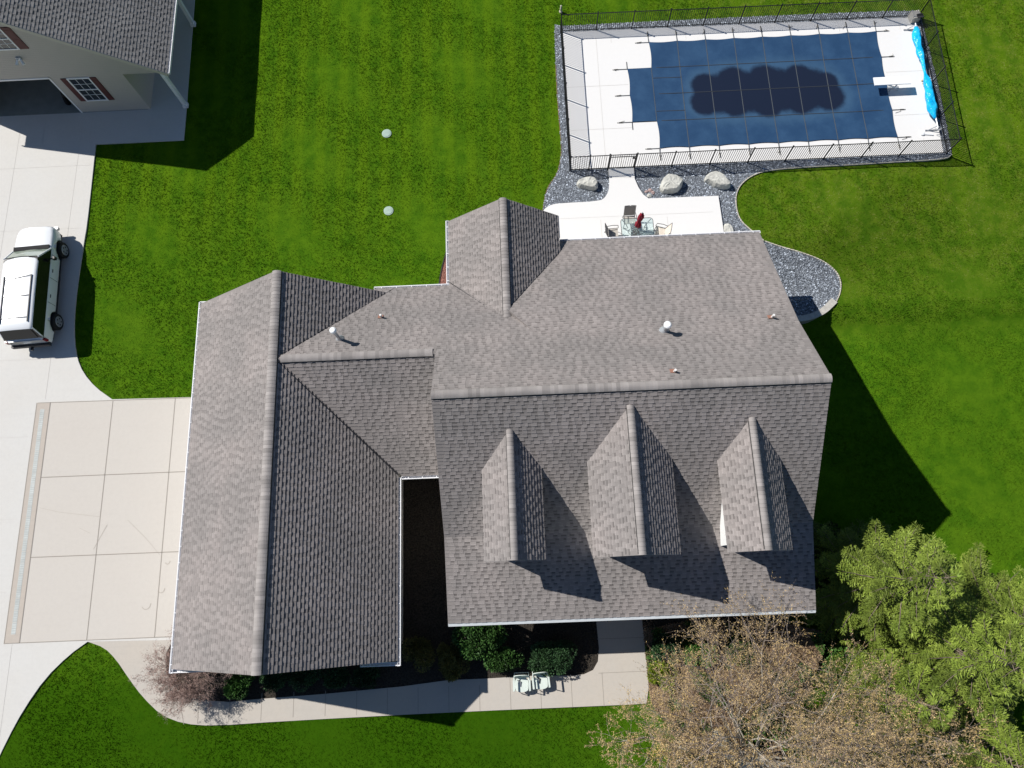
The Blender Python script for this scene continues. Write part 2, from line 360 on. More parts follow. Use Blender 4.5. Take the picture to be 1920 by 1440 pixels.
und = 0.02*np.sin(GX*0.9+GY*0.5)*np.sin(GY*0.7-1)
GZ = sv+und-0.03
V = np.c_[GX.ravel(), GY.ravel(), GZ.ravel()]; nx = len(xs)
I = np.arange(len(xs)*len(ys)).reshape(len(ys), nx)
Fq = np.c_[I[:-1,:-1].ravel(), I[:-1,1:].ravel(), I[1:,1:].ravel(), I[1:,:-1].ravel()]
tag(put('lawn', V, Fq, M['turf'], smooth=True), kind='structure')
def slab(name, poly, z0, z1, m):
    o = MB().prism(poly, z0, z1).put(name, m); return tag(o, kind='structure')
def ccw(poly):
    a = sum(poly[i][0]*poly[(i+1) % len(poly)][1]-poly[(i+1) % len(poly)][0]*poly[i][1] for i in range(len(poly)))
    return poly if a > 0 else poly[::-1]
EX = []     # outlines without grass
lawn_edge_w = PL([(180,271),(174,330),(164,420),(158,455),(148,520),(143,560),(139.5,600),(140,640),(145,672),(157,700),(180,727),(211,749)])
lawn_edge_sw = PL([(165,1203),(130,1228),(85,1272),(45,1330),(15,1385),(-25,1470)])
drive = chaik(lawn_edge_w, 1)+PL([(358,745),(420,745),(400,1198),(320,1200),(165,1203)])+chaik(lawn_edge_sw, 1)
drive += [(-24, -14), (-40, -14), (-40, 24.7), (-21.75, 24.7), (-21.75, 22.75)]
slab('driveway', ccw(drive), -0.15, 0.030, M['drive']); EX.append(drive)
tan = [(-22.25, -1.95), (-13.3, -1.93), (-13.3, 8.72), (-22.30, 8.80)]
slab('garage_slab', tan, 0.0, 0.034, M['slab'])
brd = PL([(66,757),(95,754.5),(40,1207),(8,1209)])
brd = [(-22.93, -1.98), (-22.28, -1.95), (-22.33, 8.80), (-22.95, 8.82)]
slab('drain_border', brd, 0.0, 0.037, M['drainc'])
apron = PL([(180,271),(345,263.5),(350,203),(361,55),(370,-60)])+[(-17.0, 37), (-40, 37), (-40, 24.7), (-21.75, 24.7)]
slab('barn_apron', ccw(apron), -0.15, 0.033, M['drive']); EX.append(apron)
wk_low = PL([(165,1203),(196,1214),(218,1236),(242,1272),(268,1307),(303,1341),(345,1357),(400,1361),(530,1352),(850,1335),(1160,1322),(1212,1319)])
walk = chaik(wk_low, 1)+PL([(1216,1290),(1213,1250),(1210,1224),(1204,1165),(1200,1120)])+PL([(1113,1122),(1118,1165),(1123,1215),(1121,1240),(1112,1256),(1095,1264),(1072,1267),(1015,1266),(914,1272),(841,1275),(754,1287),(608,1301),(480,1311),(430,1316),(372,1312),(332,1292),(312,1260),(312,1225),(325,1199)])
slab('walkway', ccw(walk), -0.12, 0.026, M['walk']); EX.append(walk)
patio_z = 0.13
pat = chaik(PL([(1016,402),(1021,391),(1034,383.5),(1050,381),(1124,377),(1135,370),(1142,356),(1143,336),(1141,317)], patio_z), 1)+PL([(1188.5,315),(1190,335),(1197,351),(1206,364.5),(1216,372),(1347,367)], patio_z)
e = P(1357.5, 437, patio_z); pat += [e, (e[0], 14.0), (-0.5, 14.0)]
slab('patio', ccw(pat), -0.15, patio_z, M['deck']); EX.append(pat)
DX0, DX1, DY0, DY1 = 3.05, 21.85, 19.95, 28.3
deck = [(DX0, DY0), (DX1, DY0-0.02), (DX1+0.1, 28.15), (DX0, DY1)]
slab('pool_deck', deck, -0.2, 0.05, M['deck']); EX.append(deck)
# joints cut in the concrete
j = MB()
def line(mb, a, b, w, z, h=0.002, tone=1.0):
    a = Vector((*a, 0)); b = Vector((*b, 0)); d = b-a
    mb.box(((a.x+b.x)/2, (a.y+b.y)/2, z+h/2), (d.length, w, h), math.atan2(d.y, d.x), tone)
for y in (5.25, 1.66): line(j, (-22.28, y), (-13.4, y), 0.035, 0.0385)
for x in (-19.33, -16.36): line(j, (x, -1.94), (x, 8.75), 0.03, 0.0385)
line(j, (-22.28, -1.95), (-22.33, 8.8), 0.035, 0.0385); line(j, (-22.95, -1.98), (-22.97, 8.82), 0.03, 0.0385)
line(j, (-22.9, 8.81), (-13.4, 8.73), 0.03, 0.0385); line(j, (-22.9, -1.96), (-13.4, -1.93), 0.03, 0.0385)
jw = [(-14.22,),(-12.9,),(-11.54,),(-10.18,),(-8.83,),(-7.5,),(-6.2,),(-4.9,),(-3.6,),(-2.3,),(-1.0,),(0.28,),(1.58,),(2.9,)]
for (x,) in jw: line(j, (x, -5.35-0.10*(x < -11)), (x, -4.35 if x < -2 else -4.05), 0.022, 0.0275)
line(j, P(320,1200), P(345,1358), 0.02, 0.0275); line(j, P(120+1000,1226), P(1211,1222), 0.022, 0.0275); line(j, P(1122,1262), P(1213,1258), 0.02, 0.0275); line(j, P(1119,1198), P(1208,1195), 0.02, 0.0275)
tag(j.put('slab_joints', M['joint']), kind='structure')
j = MB()
for y in (21.5, 17.9, 14.3, 11.0, 7.2, 3.4, 0.2, -3.6): line(j, (-40, y), (-23.2 if y < 9 else -21.9, y), 0.022, 0.0335)
for x in (-25.9, -29.6): line(j, (x, -14), (x, 24.6), 0.022, 0.0335)
line(j, (-22.6, 9), (-22.6, 24.0), 0.022, 0.0335); line(j, (-22.6, -9), (-22.6, -2), 0.022, 0.0335)
for x in (-24.6, -22.1, -20.6, -18.9): line(j, (x, 22.8), (x, 24.6), 0.022, 0.0365)
for y in (24.66, 27.3, 29.9, 32.5): line(j, (-18.95, y), (-17.15, y), 0.022, 0.0365)
for x in (5.6, 9.6, 13.7, 17.8, 21): line(j, (x, 27.95), (x, 27.45), 0.018, 0.0535); line(j, (x, 20.0), (x, 20.8), 0.018, 0.0535)
for y in (22.2, 24.8): line(j, (3.1, y), (6.3, y), 0.018, 0.0535); line(j, (19.8, y), (21.8, y), 0.018, 0.0535)
line(j, (4.8, 20), (4.8, 27.9), 0.018, 0.0535)
for x in (1.95, 4.3, 7.6): line(j, (x, 14.6), (x, 17.0), 0.018, patio_z+.0035)
line(j, (-0.4, 17.15), (9.9, 17.15), 0.012, patio_z+.0035); line(j, P(1143,333,patio_z), P(1190,333,patio_z), 0.02, patio_z+.0035)
tag(j.put('deck_joints', M['joint_pale']), kind='structure')
# short cracks and tyre scuffs on the slab, rust on the deck
j = MB()
for a, b, w in (((202,984),(176,1030),0.02), ((75,952),(110,960),0.012), ((110,960),(188,969),0.012), ((240,975),(275,1010),0.012), ((275,1010),(300,1040),0.010), ((150,990),(170,1000),0.012)):
    line(j, P(*a), P(*b), w, 0.0392, 0.001)
for cx, cy, r in ((303,1103,0.16), (275,1132,0.2), (315,1052,0.11)):
    X, Y = P(cx, cy); pr = None
    for k in range(9):
        q = -2.6+k*0.33; p = (X+r*math.cos(q), Y+r*1.2*math.sin(q))
        if pr: line(j, pr, p, 0.03, 0.0392, 0.001)
        pr = p
tag(j.put('tyre_scuffs', mat('scuff_mark', (0.42, 0.38, 0.33), 0.9)), kind='structure')
# beds
bed1 = PL([(322,1196),(312,1225),(312,1260),(332,1292),(372,1312),(430,1316),(480,1311),(608,1301),(754,1287),(841,1275),(914,1272),(1015,1266),(1072,1267),(1095,1264),(1112,1256),(1121,1240),(1123,1215),(1118,1165),(1113,1122)])
bed1 += [(2.7, 1.35), (-2.9, 1.35), (-2.9, 4.7), (-5.6, 4.7), (-5.6, -2.2), (-13.6, -2.2)]
slab('mulch_bed', ccw(bed1), -0.1, 0.016, M['mulchd']); EX.append(bed1)
bed2 = PL([(1204,1165),(1210,1224),(1213,1250),(1216,1290),(1222,1322),(1245,1352),(1270,1392),(1300,1440),(1330,1500),(1420,1540),(1470,1480),(1462,1380),(1480,1300),(1545,1240),(1540,1165)])
bed2 = chaik(bed2, 1, True)+[]
slab('garden_bed', ccw(bed2), -0.1, 0.014, M['mulch']); EX.append(bed2)
bed4 = [(4.75, -2.6), (10.8, -2.6), (10.8, 1.4), (4.75, 1.4)]
slab('mulch_bed', bed4, -0.1, 0.010, M['mulchd']); EX.append(bed4)
bed3 = chaik(PL([(848,446),(838,470),(831,492),(826,515),(822,542)]), 1)+PL([(905,542),(905,446)])
slab('red_mulch_bed', ccw(bed3), -0.1, 0.014, M['redmulch']); EX.append(bed3)
# gravel
gw = PL([(1040,46),(1041,110),(1046,200),(1051,255),(1053,287),(1046,326),(1027,349),(1021,372),(1017,400)])
gr_out = chaik(gw, 2)
g_s = chaik(PL([(1784,290),(1773,299),(1662,305),(1595,309.5),(1500,314),(1435,320),(1408,330),(1388,346),(1379,366),(1380,390),(1387,413),(1408,432),(1433,452)]), 2)
g_e = chaik([PG(*p) for p in ([(1433,452),(1460,462),(1493,471),(1520,480),(1543,490),(1560,502),(1572,516),(1577,533),(1575,550),(1568,565)])], 2)
g_wall = chaik([PG(*p) for p in ((1568,565),(1554,575),(1540,583),(1523,591),(1505,596),(1480,597))], 1)
gravel_poly = gr_out+[(-0.6, 15.0), (-0.6, 14.0), (10.5, 14.0), (10.5, 15.5)]+g_s[::-1]+PL([(1781,267),(1773,227),(1762,173),(1738,78),(1727,33),(1722,21),(1707,20.5),(1640,22),(1440,30),(1250,39),(1053,49)])
gp = slab('gravel_base', ccw(gravel_poly), -.3, 0.006, M['gravbase']); EX.append(gravel_poly)
side_poly = [(10.45, 15.5), (10.45, 11.3)]+g_wall[::-1]+g_e[::-1]; EX.append(side_poly)
cs_ = 0.05; gx = np.arange(10.45, 16.4, cs_); gy = np.arange(11.0, 15.8, cs_); A_, B_ = np.meshgrid(gx, gy)
k_ = inside(A_.ravel()+cs_/2, B_.ravel()+cs_/2, side_poly); A_, B_ = A_.ravel()[k_], B_.ravel()[k_]; vb_ = np.vectorize(bedz)
Vs = np.stack([np.c_[A_+dx_, B_+dy_, vb_(A_+dx_, B_+dy_)+.005] for dx_, dy_ in ((0, 0), (cs_, 0), (cs_, cs_), (0, cs_))], 1).reshape(-1, 3)
tag(put('gravel_base', Vs, np.arange(len(Vs)).reshape(-1, 4), M['gravbase']), kind='structure')
# loose crushed stone
def scatter(poly, n, excl=()):
    a = np.array(poly); lo, hi = a.min(0), a.max(0); out = []
    p = np.random.rand(int(n), 2)*(hi-lo)+lo; k = inside(p[:,0], p[:,1], poly)
    for e in excl: k &= ~inside(p[:,0], p[:,1], e)
    return p[k]
def stones(name, pts, m, smin, smax, z0, kind='stuff'):
    n = len(pts); base = np.array([(1,0,0),(0,1,0),(-1,0,0),(0,-1,0),(0,0,1),(0,0,-1)], float)
    s = np.random.uniform(smin, smax, n)[:,None,None]*np.random.uniform(.55, 1.25, (n,6,1))
    q = np.random.rand(n)*6.28; c, si = np.cos(q), np.sin(q); b = base[None]*s*np.array([1,1,.6])
    tilt = np.random.uniform(-.6, .6, (n, 2)); b[...,2] += b[...,0]*tilt[:,:1]+b[...,1]*tilt[:,1:]
    X = b[...,0]*c[:,None]-b[...,1]*si[:,None]+pts[:,:1]; Y = b[...,0]*si[:,None]+b[...,1]*c[:,None]+pts[:,1:2]; Z = b[...,2]+z0
    V = np.stack([X, Y, Z], -1).reshape(-1, 3)
    f = np.array([(0,1,4),(1,2,4),(2,3,4),(3,0,4)]); F = (f[None]+np.arange(n)[:,None,None]*6).reshape(-1, 3)
    t = np.random.choice([0.45,0.7,1.0,1.5,2.6], n, p=[.25,.28,.27,.14,.06])
    o = put(name, V, F, m, tone=np.repeat(t, 4)); return tag(o, kind=kind)
gp_pts = scatter(gravel_poly, 150000, [deck, pat]); stones('gravel', gp_pts, M['gravel'], 0.024, 0.052, 0.015)
sd_pts = scatter(side_poly, 14000); stones('gravel', sd_pts, M['gravel'], 0.024, 0.052, np.vectorize(bedz)(sd_pts[:,0], sd_pts[:,1])[:,None]+.015)
# grass blades
vis = PL([(-120,-100),(2040,-100),(2040,1640),(-120,1640)])
pts = scatter(vis, 650000, EX+[[(-13.3,-2.2),(-5.5,-2.2),(-5.5,4),(-3,4),(-3,1.5),(10.4,1.5),(10.4,14),(1.5,14),(1.5,15),(-2.7,15),(-2.7,12),(-6,12),(-6,11.7),(-13.3,11.7)]])
def blades(name, pts, h0, h1, w):
    n = len(pts); z = np.array([drop(x, y) for x, y in pts])-0.03
    q = np.random.rand(n, 3)*6.28; h = np.random.uniform(h0, h1, (n, 3)); r = np.random.uniform(.2, 1.0, (n, 3))*h
    V = np.zeros((n, 3, 3, 3)); 
    dx, dy = np.cos(q), np.sin(q); ox = np.random.uniform(-.04, .04, (n, 3)); oy = np.random.uniform(-.04, .04, (n, 3))
    cx = pts[:,:1]+ox; cy = pts[:,1:]+oy
    V[:,:,0,0] = cx-dy*w; V[:,:,0,1] = cy+dx*w; V[:,:,1,0] = cx+dy*w; V[:,:,1,1] = cy-dx*w
    V[:,:,0,2] = V[:,:,1,2] = z[:,None]; V[:,:,2,0] = cx+dx*r; V[:,:,2,1] = cy+dy*r; V[:,:,2,2] = z[:,None]+h
    F = np.arange(n*9).reshape(-1, 3)
    o = put(name, V.reshape(-1, 3), F, M['blade'], tone=np.repeat(np.random.uniform(.72, 1.5, n), 3)); return tag(o, 'short mown green grass covering the lawn', 'grass', kind='stuff')
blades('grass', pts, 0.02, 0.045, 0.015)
def litter(name, poly, n, m, lo, hi, size, label, cat, seed, thr):
    rs = np.random.RandomState(seed); p = scatter(poly, n); f = np.sin(p[:,0]*1.7+seed)*np.sin(p[:,1]*1.9-seed)+.5*np.sin(p[:,0]*4.1+p[:,1]*3.3); p = p[f > thr]; k = len(p)
    D = rs.normal(size=(k, 3)); D[:,2] = np.abs(D[:,2])*hi; D /= np.linalg.norm(D, axis=1)[:,None]; C = np.c_[p, rs.uniform(.01, lo, k)]; s = np.cross(D, rs.normal(size=(k, 3))); s /= np.linalg.norm(s, axis=1)[:,None]
    L = rs.uniform(.6, 1.3, k)[:,None]*size; V = np.stack([C, C+D*L*.45+s*L*.25, C+D*L, C+D*L*.45-s*L*.25], 1).reshape(-1, 3)
    o = put(name, V, np.arange(k*4).reshape(-1, 4), m, tone=rs.uniform(.5, 1.5, k)); return tag(o, label, cat, kind='stuff')
litter('leaf_litter', bed2, 60000, M['litter'], .05, .25, .075, 'dry brown leaf litter covering the garden bed', 'leaf litter', 3, -2)
litter('ground_cover', bed2, 90000, M['gleaf'], .16, 1.2, .075, 'low green ground cover growing in patches under the amber trees', 'ground cover', 5, .45)
litter('leaf_litter', bed4, 16000, M['litter'], .05, .25, .06, 'dry leaf litter on the dark bed along the house front', 'leaf litter', 4, .1)
# pale edging strips along the gravel (thin upright strips set in the ground)
def strip(name, path, w, z0, z1, m, label, cat='edging'):
    mb = MB()
    for a, b in zip(path[:-1], path[1:]):
        d = Vector((b[0]-a[0], b[1]-a[1]));
        if d.length < 1e-4: continue
        zz = bedz(a[0], a[1]) if a[0] > 11 and a[1] < 15.6 else 0
        mb.box(((a[0]+b[0])/2, (a[1]+b[1])/2, (z0+z1)/2+zz), (d.length+w*0.3, w, z1-z0), math.atan2(d.y, d.x))
    return tag(mb.put(name, m), label, cat)
strip('edging_strip', g_s+g_e[1:], 0.045, -0.05, 0.035, M['edging'], 'pale curved edging strip between the grey gravel and the dry lawn', 'edging')
strip('edging_strip', gr_out[6:], 0.03, -0.05, 0.02, M['rustedge'], 'thin rusty edging where the left lawn meets the gravel beside the pool fence', 'edging')
strip('edging_strip', chaik(PL([(848,446),(838,470),(831,492),(826,515),(822,542)]), 1), 0.05, -0.05, 0.05, M['edgingd'], 'dark curved edging around the small red mulch bed', 'edging')
#==PART3==
# ================================================================= ROOFS
EXPO = 0.143
def clip(poly, v0, v1):
    for s, lim in ((1, v0), (-1, v1)):
        out = []; n = len(poly)
        for i in range(n):
            a, b = poly[i], poly[(i+1) % n]; da, db = s*(a[1]-lim), s*(b[1]-lim)
            if da >= 0: out.append(a)
            if da*db < 0:
                t = da/(da-db); out.append((a[0]+(b[0]-a[0])*t, a[1]+(b[1]-a[1])*t))
        poly = out
        if len(poly) < 3: return []
    return poly
def span(poly, v):
    xs = []; n = len(poly)
    for i in range(n):
        a, b = poly[i], poly[(i+1) % n]
        if (a[1]-v)*(b[1]-v) <= 0 and a[1] != b[1]:
            t = (v-a[1])/(b[1]-a[1]); xs.append(a[0]+(b[0]-a[0])*t)
    return (min(xs), max(xs)) if len(xs) > 1 else None
def shingles(name, parent, polys, m, seed, T=0.015, origin=None, gap=0.60, thick=0.14, edge=None):
    """one roof slope: overlapping courses, each with raised laminated tabs"""
    rs = random.Random(seed); mb = MB(); u = n = vv = O = None
    for P3 in polys:
        p = [np.array(q, float) for q in P3]
        nn = np.cross(p[1]-p[0], p[2]-p[0])
        if nn[2] < 0: p = [p[1], p[0]]+p[:1:-1]
        if u is None:
            u = (p[1]-p[0]); u /= np.linalg.norm(u); nn = np.cross(p[1]-p[0], p[2]-p[0]); n = nn/np.linalg.norm(nn); vv = np.cross(n, u); O = p[0] if origin is None else np.array(origin, float)
        uv = [((q-O) @ u, (q-O) @ vv) for q in p]
        W = lambda a, b, h: O+u*a+vv*b+n*h
        vmin = min(q[1] for q in uv); vmax = max(q[1] for q in uv)
        # roof deck below the shingles
        k = len(uv); V = [W(a, b, -0.004) for a, b in uv]+[W(a, b, -thick) for a, b in uv]
        mb.add(V, [tuple(range(k)), tuple(range(2*k-1, k-1, -1))]+[(i, k+i, k+(i+1) % k, (i+1) % k) for i in range(k)], 0.9, 1)
        i0 = int(math.floor(vmin/EXPO))
        for c in range(i0, int(math.ceil(vmax/EXPO))):
            v0, v1 = c*EXPO, (c+1)*EXPO; pl = clip(uv, v0, v1)
            if len(pl) < 3: continue
            hz = lambda v, e=0.0: T*(v1-v)/EXPO+e
            mb.add([W(a, b, hz(b)) for a, b in pl], [tuple(range(len(pl)))], 0.93*rs.uniform(.97, 1.03))
            vb = max(v0, vmin)+1e-6; s0 = span(uv, vb); s1 = span(uv, min(v1, vmax)-1e-4)
            if not s0 or not s1: continue
            mb.add([W(s0[0], vb, hz(vb)), W(s0[0], vb, -0.004), W(s0[1], vb, -0.004), W(s0[1], vb, hz(vb))], [(0,1,2,3)], 0.35)
            a = max(s0[0], s1[0]); b = min(s0[1], s1[1]); x = a+rs.uniform(0, .34); vt = min(v1, vmax); e = 0.007; vh = vb+(vt-vb)*.3
            while x < b-0.05:
                w = rs.uniform(.11, .27); x1 = min(b, x+w); t = rs.choice((.93, .97, 1.0, 1.03, 1.08))
                mb.add([W(x, vb-.004, hz(vb, e)), W(x1, vb-.004, hz(vb, e)), W(x1, vt, hz(vt, e)), W(x, vt, hz(vt, e)), W(x, vb-.004, hz(vb)), W(x1, vb-.004, hz(vb)), W(x1, vt, hz(vt)), W(x, vt, hz(vt))], [(0,1,2,3), (4,5,1,0), (5,6,2,1), (7,4,0,3)], t)
                mb.add([W(x+.01, vb-.003, hz(vb, e+.0012)), W(x1-.01, vb-.003, hz(vb, e+.0012)), W(x1-.01, vh, hz(vh, e+.0012)), W(x+.01, vh, hz(vh, e+.0012))], [(0,1,2,3)], t*1.16)
                g = rs.uniform(.10, .22); g1 = min(b, x1+g)
                if g1-x1 > .05 and vt-vb > .09 and rs.random() < .82:
                    va = v0+EXPO*.50; mb.add([W(x1, va, hz(va)+.0015), W(g1, va, hz(va)+.0015), W(g1, vt, hz(vt)+.0015), W(x1, vt, hz(vt)+.0015)], [(0,1,2,3)], gap*rs.uniform(.85, 1.1))
                x = x1+g
    return mb.put(name, [m, edge or M['trim']], parent)
def ridge_cap(name, parent, a, b, d1, d2, w=0.17, h=0.035, seed=1, m='cap', vent=True):  # vent switches the dark strip that draws the cap's shadow
    """folded cap shingles along a->b; d1/d2 are the unit downslope directions of both sides"""
    rs = random.Random(seed); a = np.array(a, float); b = np.array(b, float); L = np.linalg.norm(b-a); t = (b-a)/L; d1 = np.array(d1, float); d2 = np.array(d2, float)
    up = np.array([0,0,1.]); mb = MB(); k = max(1, int(L/0.145)); s = L/k
    for i in range(k):
        p0 = a+t*s*i; p1 = a+t*s*(i+1.06); z0 = h+.012; z1 = h+.002; tn = rs.choice((.82,.88,.94,1.0,1.0,1.05,1.12))
        V = []; ks = (-1, -.7, -.4, -.15, .15, .4, .7, 1); n_ = len(ks)
        for p, z in ((p0, z0), (p1, z1)):
            V += [p+(d1 if k_ < 0 else d2)*w*abs(k_)+up*(z-.055*(1-abs(k_))**2) for k_ in ks]+[p+d2*w+up*-.02, p+d1*w+up*-.02]
        m2 = n_+2; mb.add(V, [(i_, i_+1, m2+i_+1, m2+i_) for i_ in range(n_)]+[(m2+n_+1, m2, 0, n_+1), tuple(range(m2))[::-1], tuple(range(m2, 2*m2))], tn)
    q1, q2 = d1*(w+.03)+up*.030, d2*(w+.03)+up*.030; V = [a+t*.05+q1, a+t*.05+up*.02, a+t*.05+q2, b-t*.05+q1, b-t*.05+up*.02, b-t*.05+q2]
    if vent: MB().add(V, [(0,1,4,3), (1,2,5,4)]).put('ridge_shadow_strip', M['rubber'], parent)  # added black strip paints the cap's shadow lines along both edges
    return mb.put(name, M[m], parent)
def gutter(parent, p0, p1, out, w=0.13, h=0.12, hang=0.62, cover=False, name='gutter'):
    p0 = np.array(p0, float); p1 = np.array(p1, float); o = np.array([*out, 0.]); t = p1-p0; L = np.linalg.norm(t); t /= L; up = np.array([0,0,1.])
    mb = MB()
    def bar(a0, a1, o0, o1, z0, z1, tone=1.0):
        V = [p0+t*a+o*b+up*c for c in (z0, z1) for a, b in ((a0, o0), (a1, o0), (a1, o1), (a0, o1))]
        mb.add(V, [(3,2,1,0),(4,5,6,7),(0,1,5,4),(1,2,6,5),(2,3,7,6),(3,0,4,7)], tone)
    bar(0, L, 0, .012, -h, -.005); bar(0, L, w-.032, w, -.02, .0); bar(0, L, w-.012, w, -h, -.02); bar(0, L, .012, w-.012, -h, -h+.012)
    bar(0, .012, 0, w, -h, 0); bar(L-.012, L, 0, w, -h, 0)
    if cover: bar(.012, L-.012, 0.012, w-.032, -.012, -.003)
    else:
        k = max(1, int(L/hang))
        for i in range(k): q = (i+.5)*L/k; bar(q-.014, q+.014, 0, w, -.012, .006)
    return mb.put(name, M['gutter_cover' if cover else 'gutter'], parent)
house = thing('house', 'large house with brown-grey shingle roofs, three dormers and white gutters, mid-photo', 'house', (0, 0, 0))
XW, XE = -3.22, 10.97
sn = lambda a: math.sin(a); cs = math.cos
G_R, G_E = 6.5, 3.45; GXW, GXR, GXE = -13.86, -9.5, -5.17; GYS, GYN = -2.92, 12.08
# main roof
shingles('roof_slope', house, [[(XW,-1.64,3.40),(XE,-1.64,3.40),(XE,1.6,4.33),(XW,1.6,4.33)]], M['shingle'], 1)
shingles('roof_slope', house, [[(XW,1.6,4.335),(XE,1.6,4.335),(XE,6.38,7.93),(XW,6.38,7.93)]], M['shingle'], 2)
U = lambda y: 7.93-0.7305*(y-6.38)
UO = (XE, 12.36, U(12.36))
shingles('roof_slope', house, [
    [(XE,9.3,U(9.3)),(XW,9.3,U(9.3)),(XW,6.38,U(6.38)),(XE,6.38,U(6.38))],
    [(0.65,12.36,U(12.36)),(-5.75,12.36,U(12.36)),(-5.75,9.3,U(9.3)),(0.65,9.3,U(9.3))],
    [(-5.75,12.36,U(12.36)),(-6.2,12.36,U(12.36)),(-9.3,8.45,U(8.45)),(-5.75,8.45,U(8.45))],
    [(-3.22,9.3,U(9.3)),(-5.75,9.3,U(9.3)),(-5.75,8.45,U(8.45)),(-3.22,8.45,U(8.45))]], M['shingle'], 3, origin=UO, gap=.68)
shingles('roof_slope', house, [[(XE,14.51,3.0),(-0.42,14.51,3.0),(-0.42,10.55,5.128),(0.6,9.3,5.80),(XE,9.3,5.80)]], M['shingle'], 4, edge=M['shingle'], gap=.68)
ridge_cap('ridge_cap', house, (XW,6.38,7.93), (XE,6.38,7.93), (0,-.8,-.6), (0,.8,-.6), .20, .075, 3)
# link roof (south slope) between garage and main roof
def LS(y): return 6.42-(8.45-y)*0.6891
shingles('roof_slope', house, [[(-5.0,4.14,3.45),(XW,4.14,3.45),(XW,8.45,6.42),(-5.0,8.45,6.42)], [(-5.0,4.14,3.45),(-5.0,8.45,6.42),(-9.3,8.45,6.42)][::-1]], M['shingle'], 6, origin=(-5.0,4.14,3.45))
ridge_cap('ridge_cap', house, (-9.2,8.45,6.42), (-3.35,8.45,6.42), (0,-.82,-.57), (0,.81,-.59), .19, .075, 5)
# garage roof
shingles('roof_slope', house, [[(GXW,GYN,G_E),(GXW,GYS,G_E),(GXR,GYS,G_R),(GXR,GYN,G_R)]], M['shingle'], 7, gap=.73)
shingles('roof_slope', house, [[(GXE,GYS,G_E),(GXE,GYN,G_E),(GXR,GYN,G_R),(GXR,GYS,G_R)]], M['shingle'], 8, T=.025)
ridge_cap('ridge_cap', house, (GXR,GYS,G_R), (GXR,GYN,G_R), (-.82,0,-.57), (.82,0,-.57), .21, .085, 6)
# north gable
NXW, NXR, NXE, NYN = -2.97, -0.45, 1.96, 15.6
shingles('roof_slope', house, [[(NXW,NYN,3.30),(NXW,11.2,3.30),(NXR,9.95,5.15),(NXR,NYN,5.15)]], M['shingle'], 9, gap=.73)
shingles('roof_slope', house, [[(NXE,11.2,3.38),(NXE,NYN,3.38),(NXR,NYN,5.15),(NXR,9.95,5.15)]], M['shingle'], 10, T=.025)
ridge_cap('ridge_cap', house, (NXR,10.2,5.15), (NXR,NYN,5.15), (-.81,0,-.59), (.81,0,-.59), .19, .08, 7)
# dark metal valleys where slopes meet
for a_, b_2 in (((-9.40,8.47,6.45),(-5.40,12.30,3.62)), ((-9.40,8.43,6.45),(-5.15,4.18,3.50)), ((NXR,10.50,5.18),(NXE,13.80,3.40)), ((NXR,10.02,5.25),(NXW,12.60,3.42))):
    MB().tube([a_, b_2], .016, 6).put('valley', M['plastic'], house)
# ---- dormers
def dormer(xw, xe, ze, zr, yp, yv, yf=.56):
    xr = (xw+xe)/2; wl, wr = xw+.27, xe-.27; yw = yf+.3; zb = 4.0; s = (zr-ze)/(xe-xr); zt = lambda x: zr-s*abs(x-xr)-.16
    mb = MB(); prof = [(wl, zb), (wr, zb), (wr, zt(wr)), (xr, zt(xr)), (wl, zt(wl))]
    mb.ext([(x, yw, z) for x, z in prof][::-1], (0, yp-yw-.4, 0))
    d = mb.put('dormer', M['siding_white'], house); tag(d)
    shingles('dormer_roof', d, [[(xw,yf,ze),(xw,yv+.15,ze),(xr,yp+.15,zr),(xr,yf,zr)]], M['shingle'], int(xr*10)+50, gap=.68, thick=.10)
    shingles('dormer_roof', d, [[(xe,yv+.15,ze),(xe,yf,ze),(xr,yf,zr),(xr,yp+.15,zr)]], M['shingle'], int(xr*10)+90, thick=.10, T=.030)
    l = math.hypot(xe-xr, zr-ze); a, b = (xe-xr)/l, (zr-ze)/l
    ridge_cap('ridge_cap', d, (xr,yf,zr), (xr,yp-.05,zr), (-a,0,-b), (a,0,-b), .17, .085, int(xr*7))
    h = min(1.15, ze-4.3-.25); w = .42; cz = 4.75
    MB().bb(xr-w-.07, xr+w+.07, yw-.035, yw+.01, cz-.07, cz+h+.07).put('window_frame', M['trim'], d)
    g = MB(); g.bb(xr-w, xr+w, yw-.045, yw-.03, cz, cz+h).put('window_pane', M['glass'], d)
    return d
dormer(-1.58, 0.60, 6.05, 7.05, 5.22, 3.92)
dormer(2.33, 5.42, 6.15, 7.52, 5.83, 4.02)
dormer(7.14, 9.42, 6.05, 7.10, 5.28, 3.90)
# ---- gutters
gutter(house, (GXW+.02,GYS-.16,G_E-.03), (GXW+.02,GYN+.1,G_E-.03), (-1,0), .14)
gutter(house, (GXW-.1,GYS-.02,G_E-.05), (GXW+1.5,GYS-.02,G_E-.05), (0,-1), .13)
gutter(house, (GXW-.1,GYN+.02,G_E-.05), (GXW+.22,GYN+.02,G_E-.05), (0,1), .10)
gutter(house, (GXE-.02,4.10,G_E-.03), (GXE-.02,GYS-.2,G_E-.03), (1,0), .13)
gutter(house, (GXE-1.45,GYS-.05,G_E-.05), (GXE+.1,GYS-.05,G_E-.05), (0,-1), .14)
gutter(house, (GXE+.12,4.14,G_E-.035), (XW-.1,4.14,G_E-.035), (0,-1), .12, hang=.5)
gutter(house, (-6.25,12.36,U(12.36)-.03), (NXW+.02,12.36,U(12.36)-.03), (0,1), .12)
gutter(house, (NXW,12.4,3.28), (NXW,NYN+.05,3.28), (-1,0), .13)
gutter(house, (NXE,NYN,3.35), (NXE,14.56,3.35), (1,0), .05, hang=9)
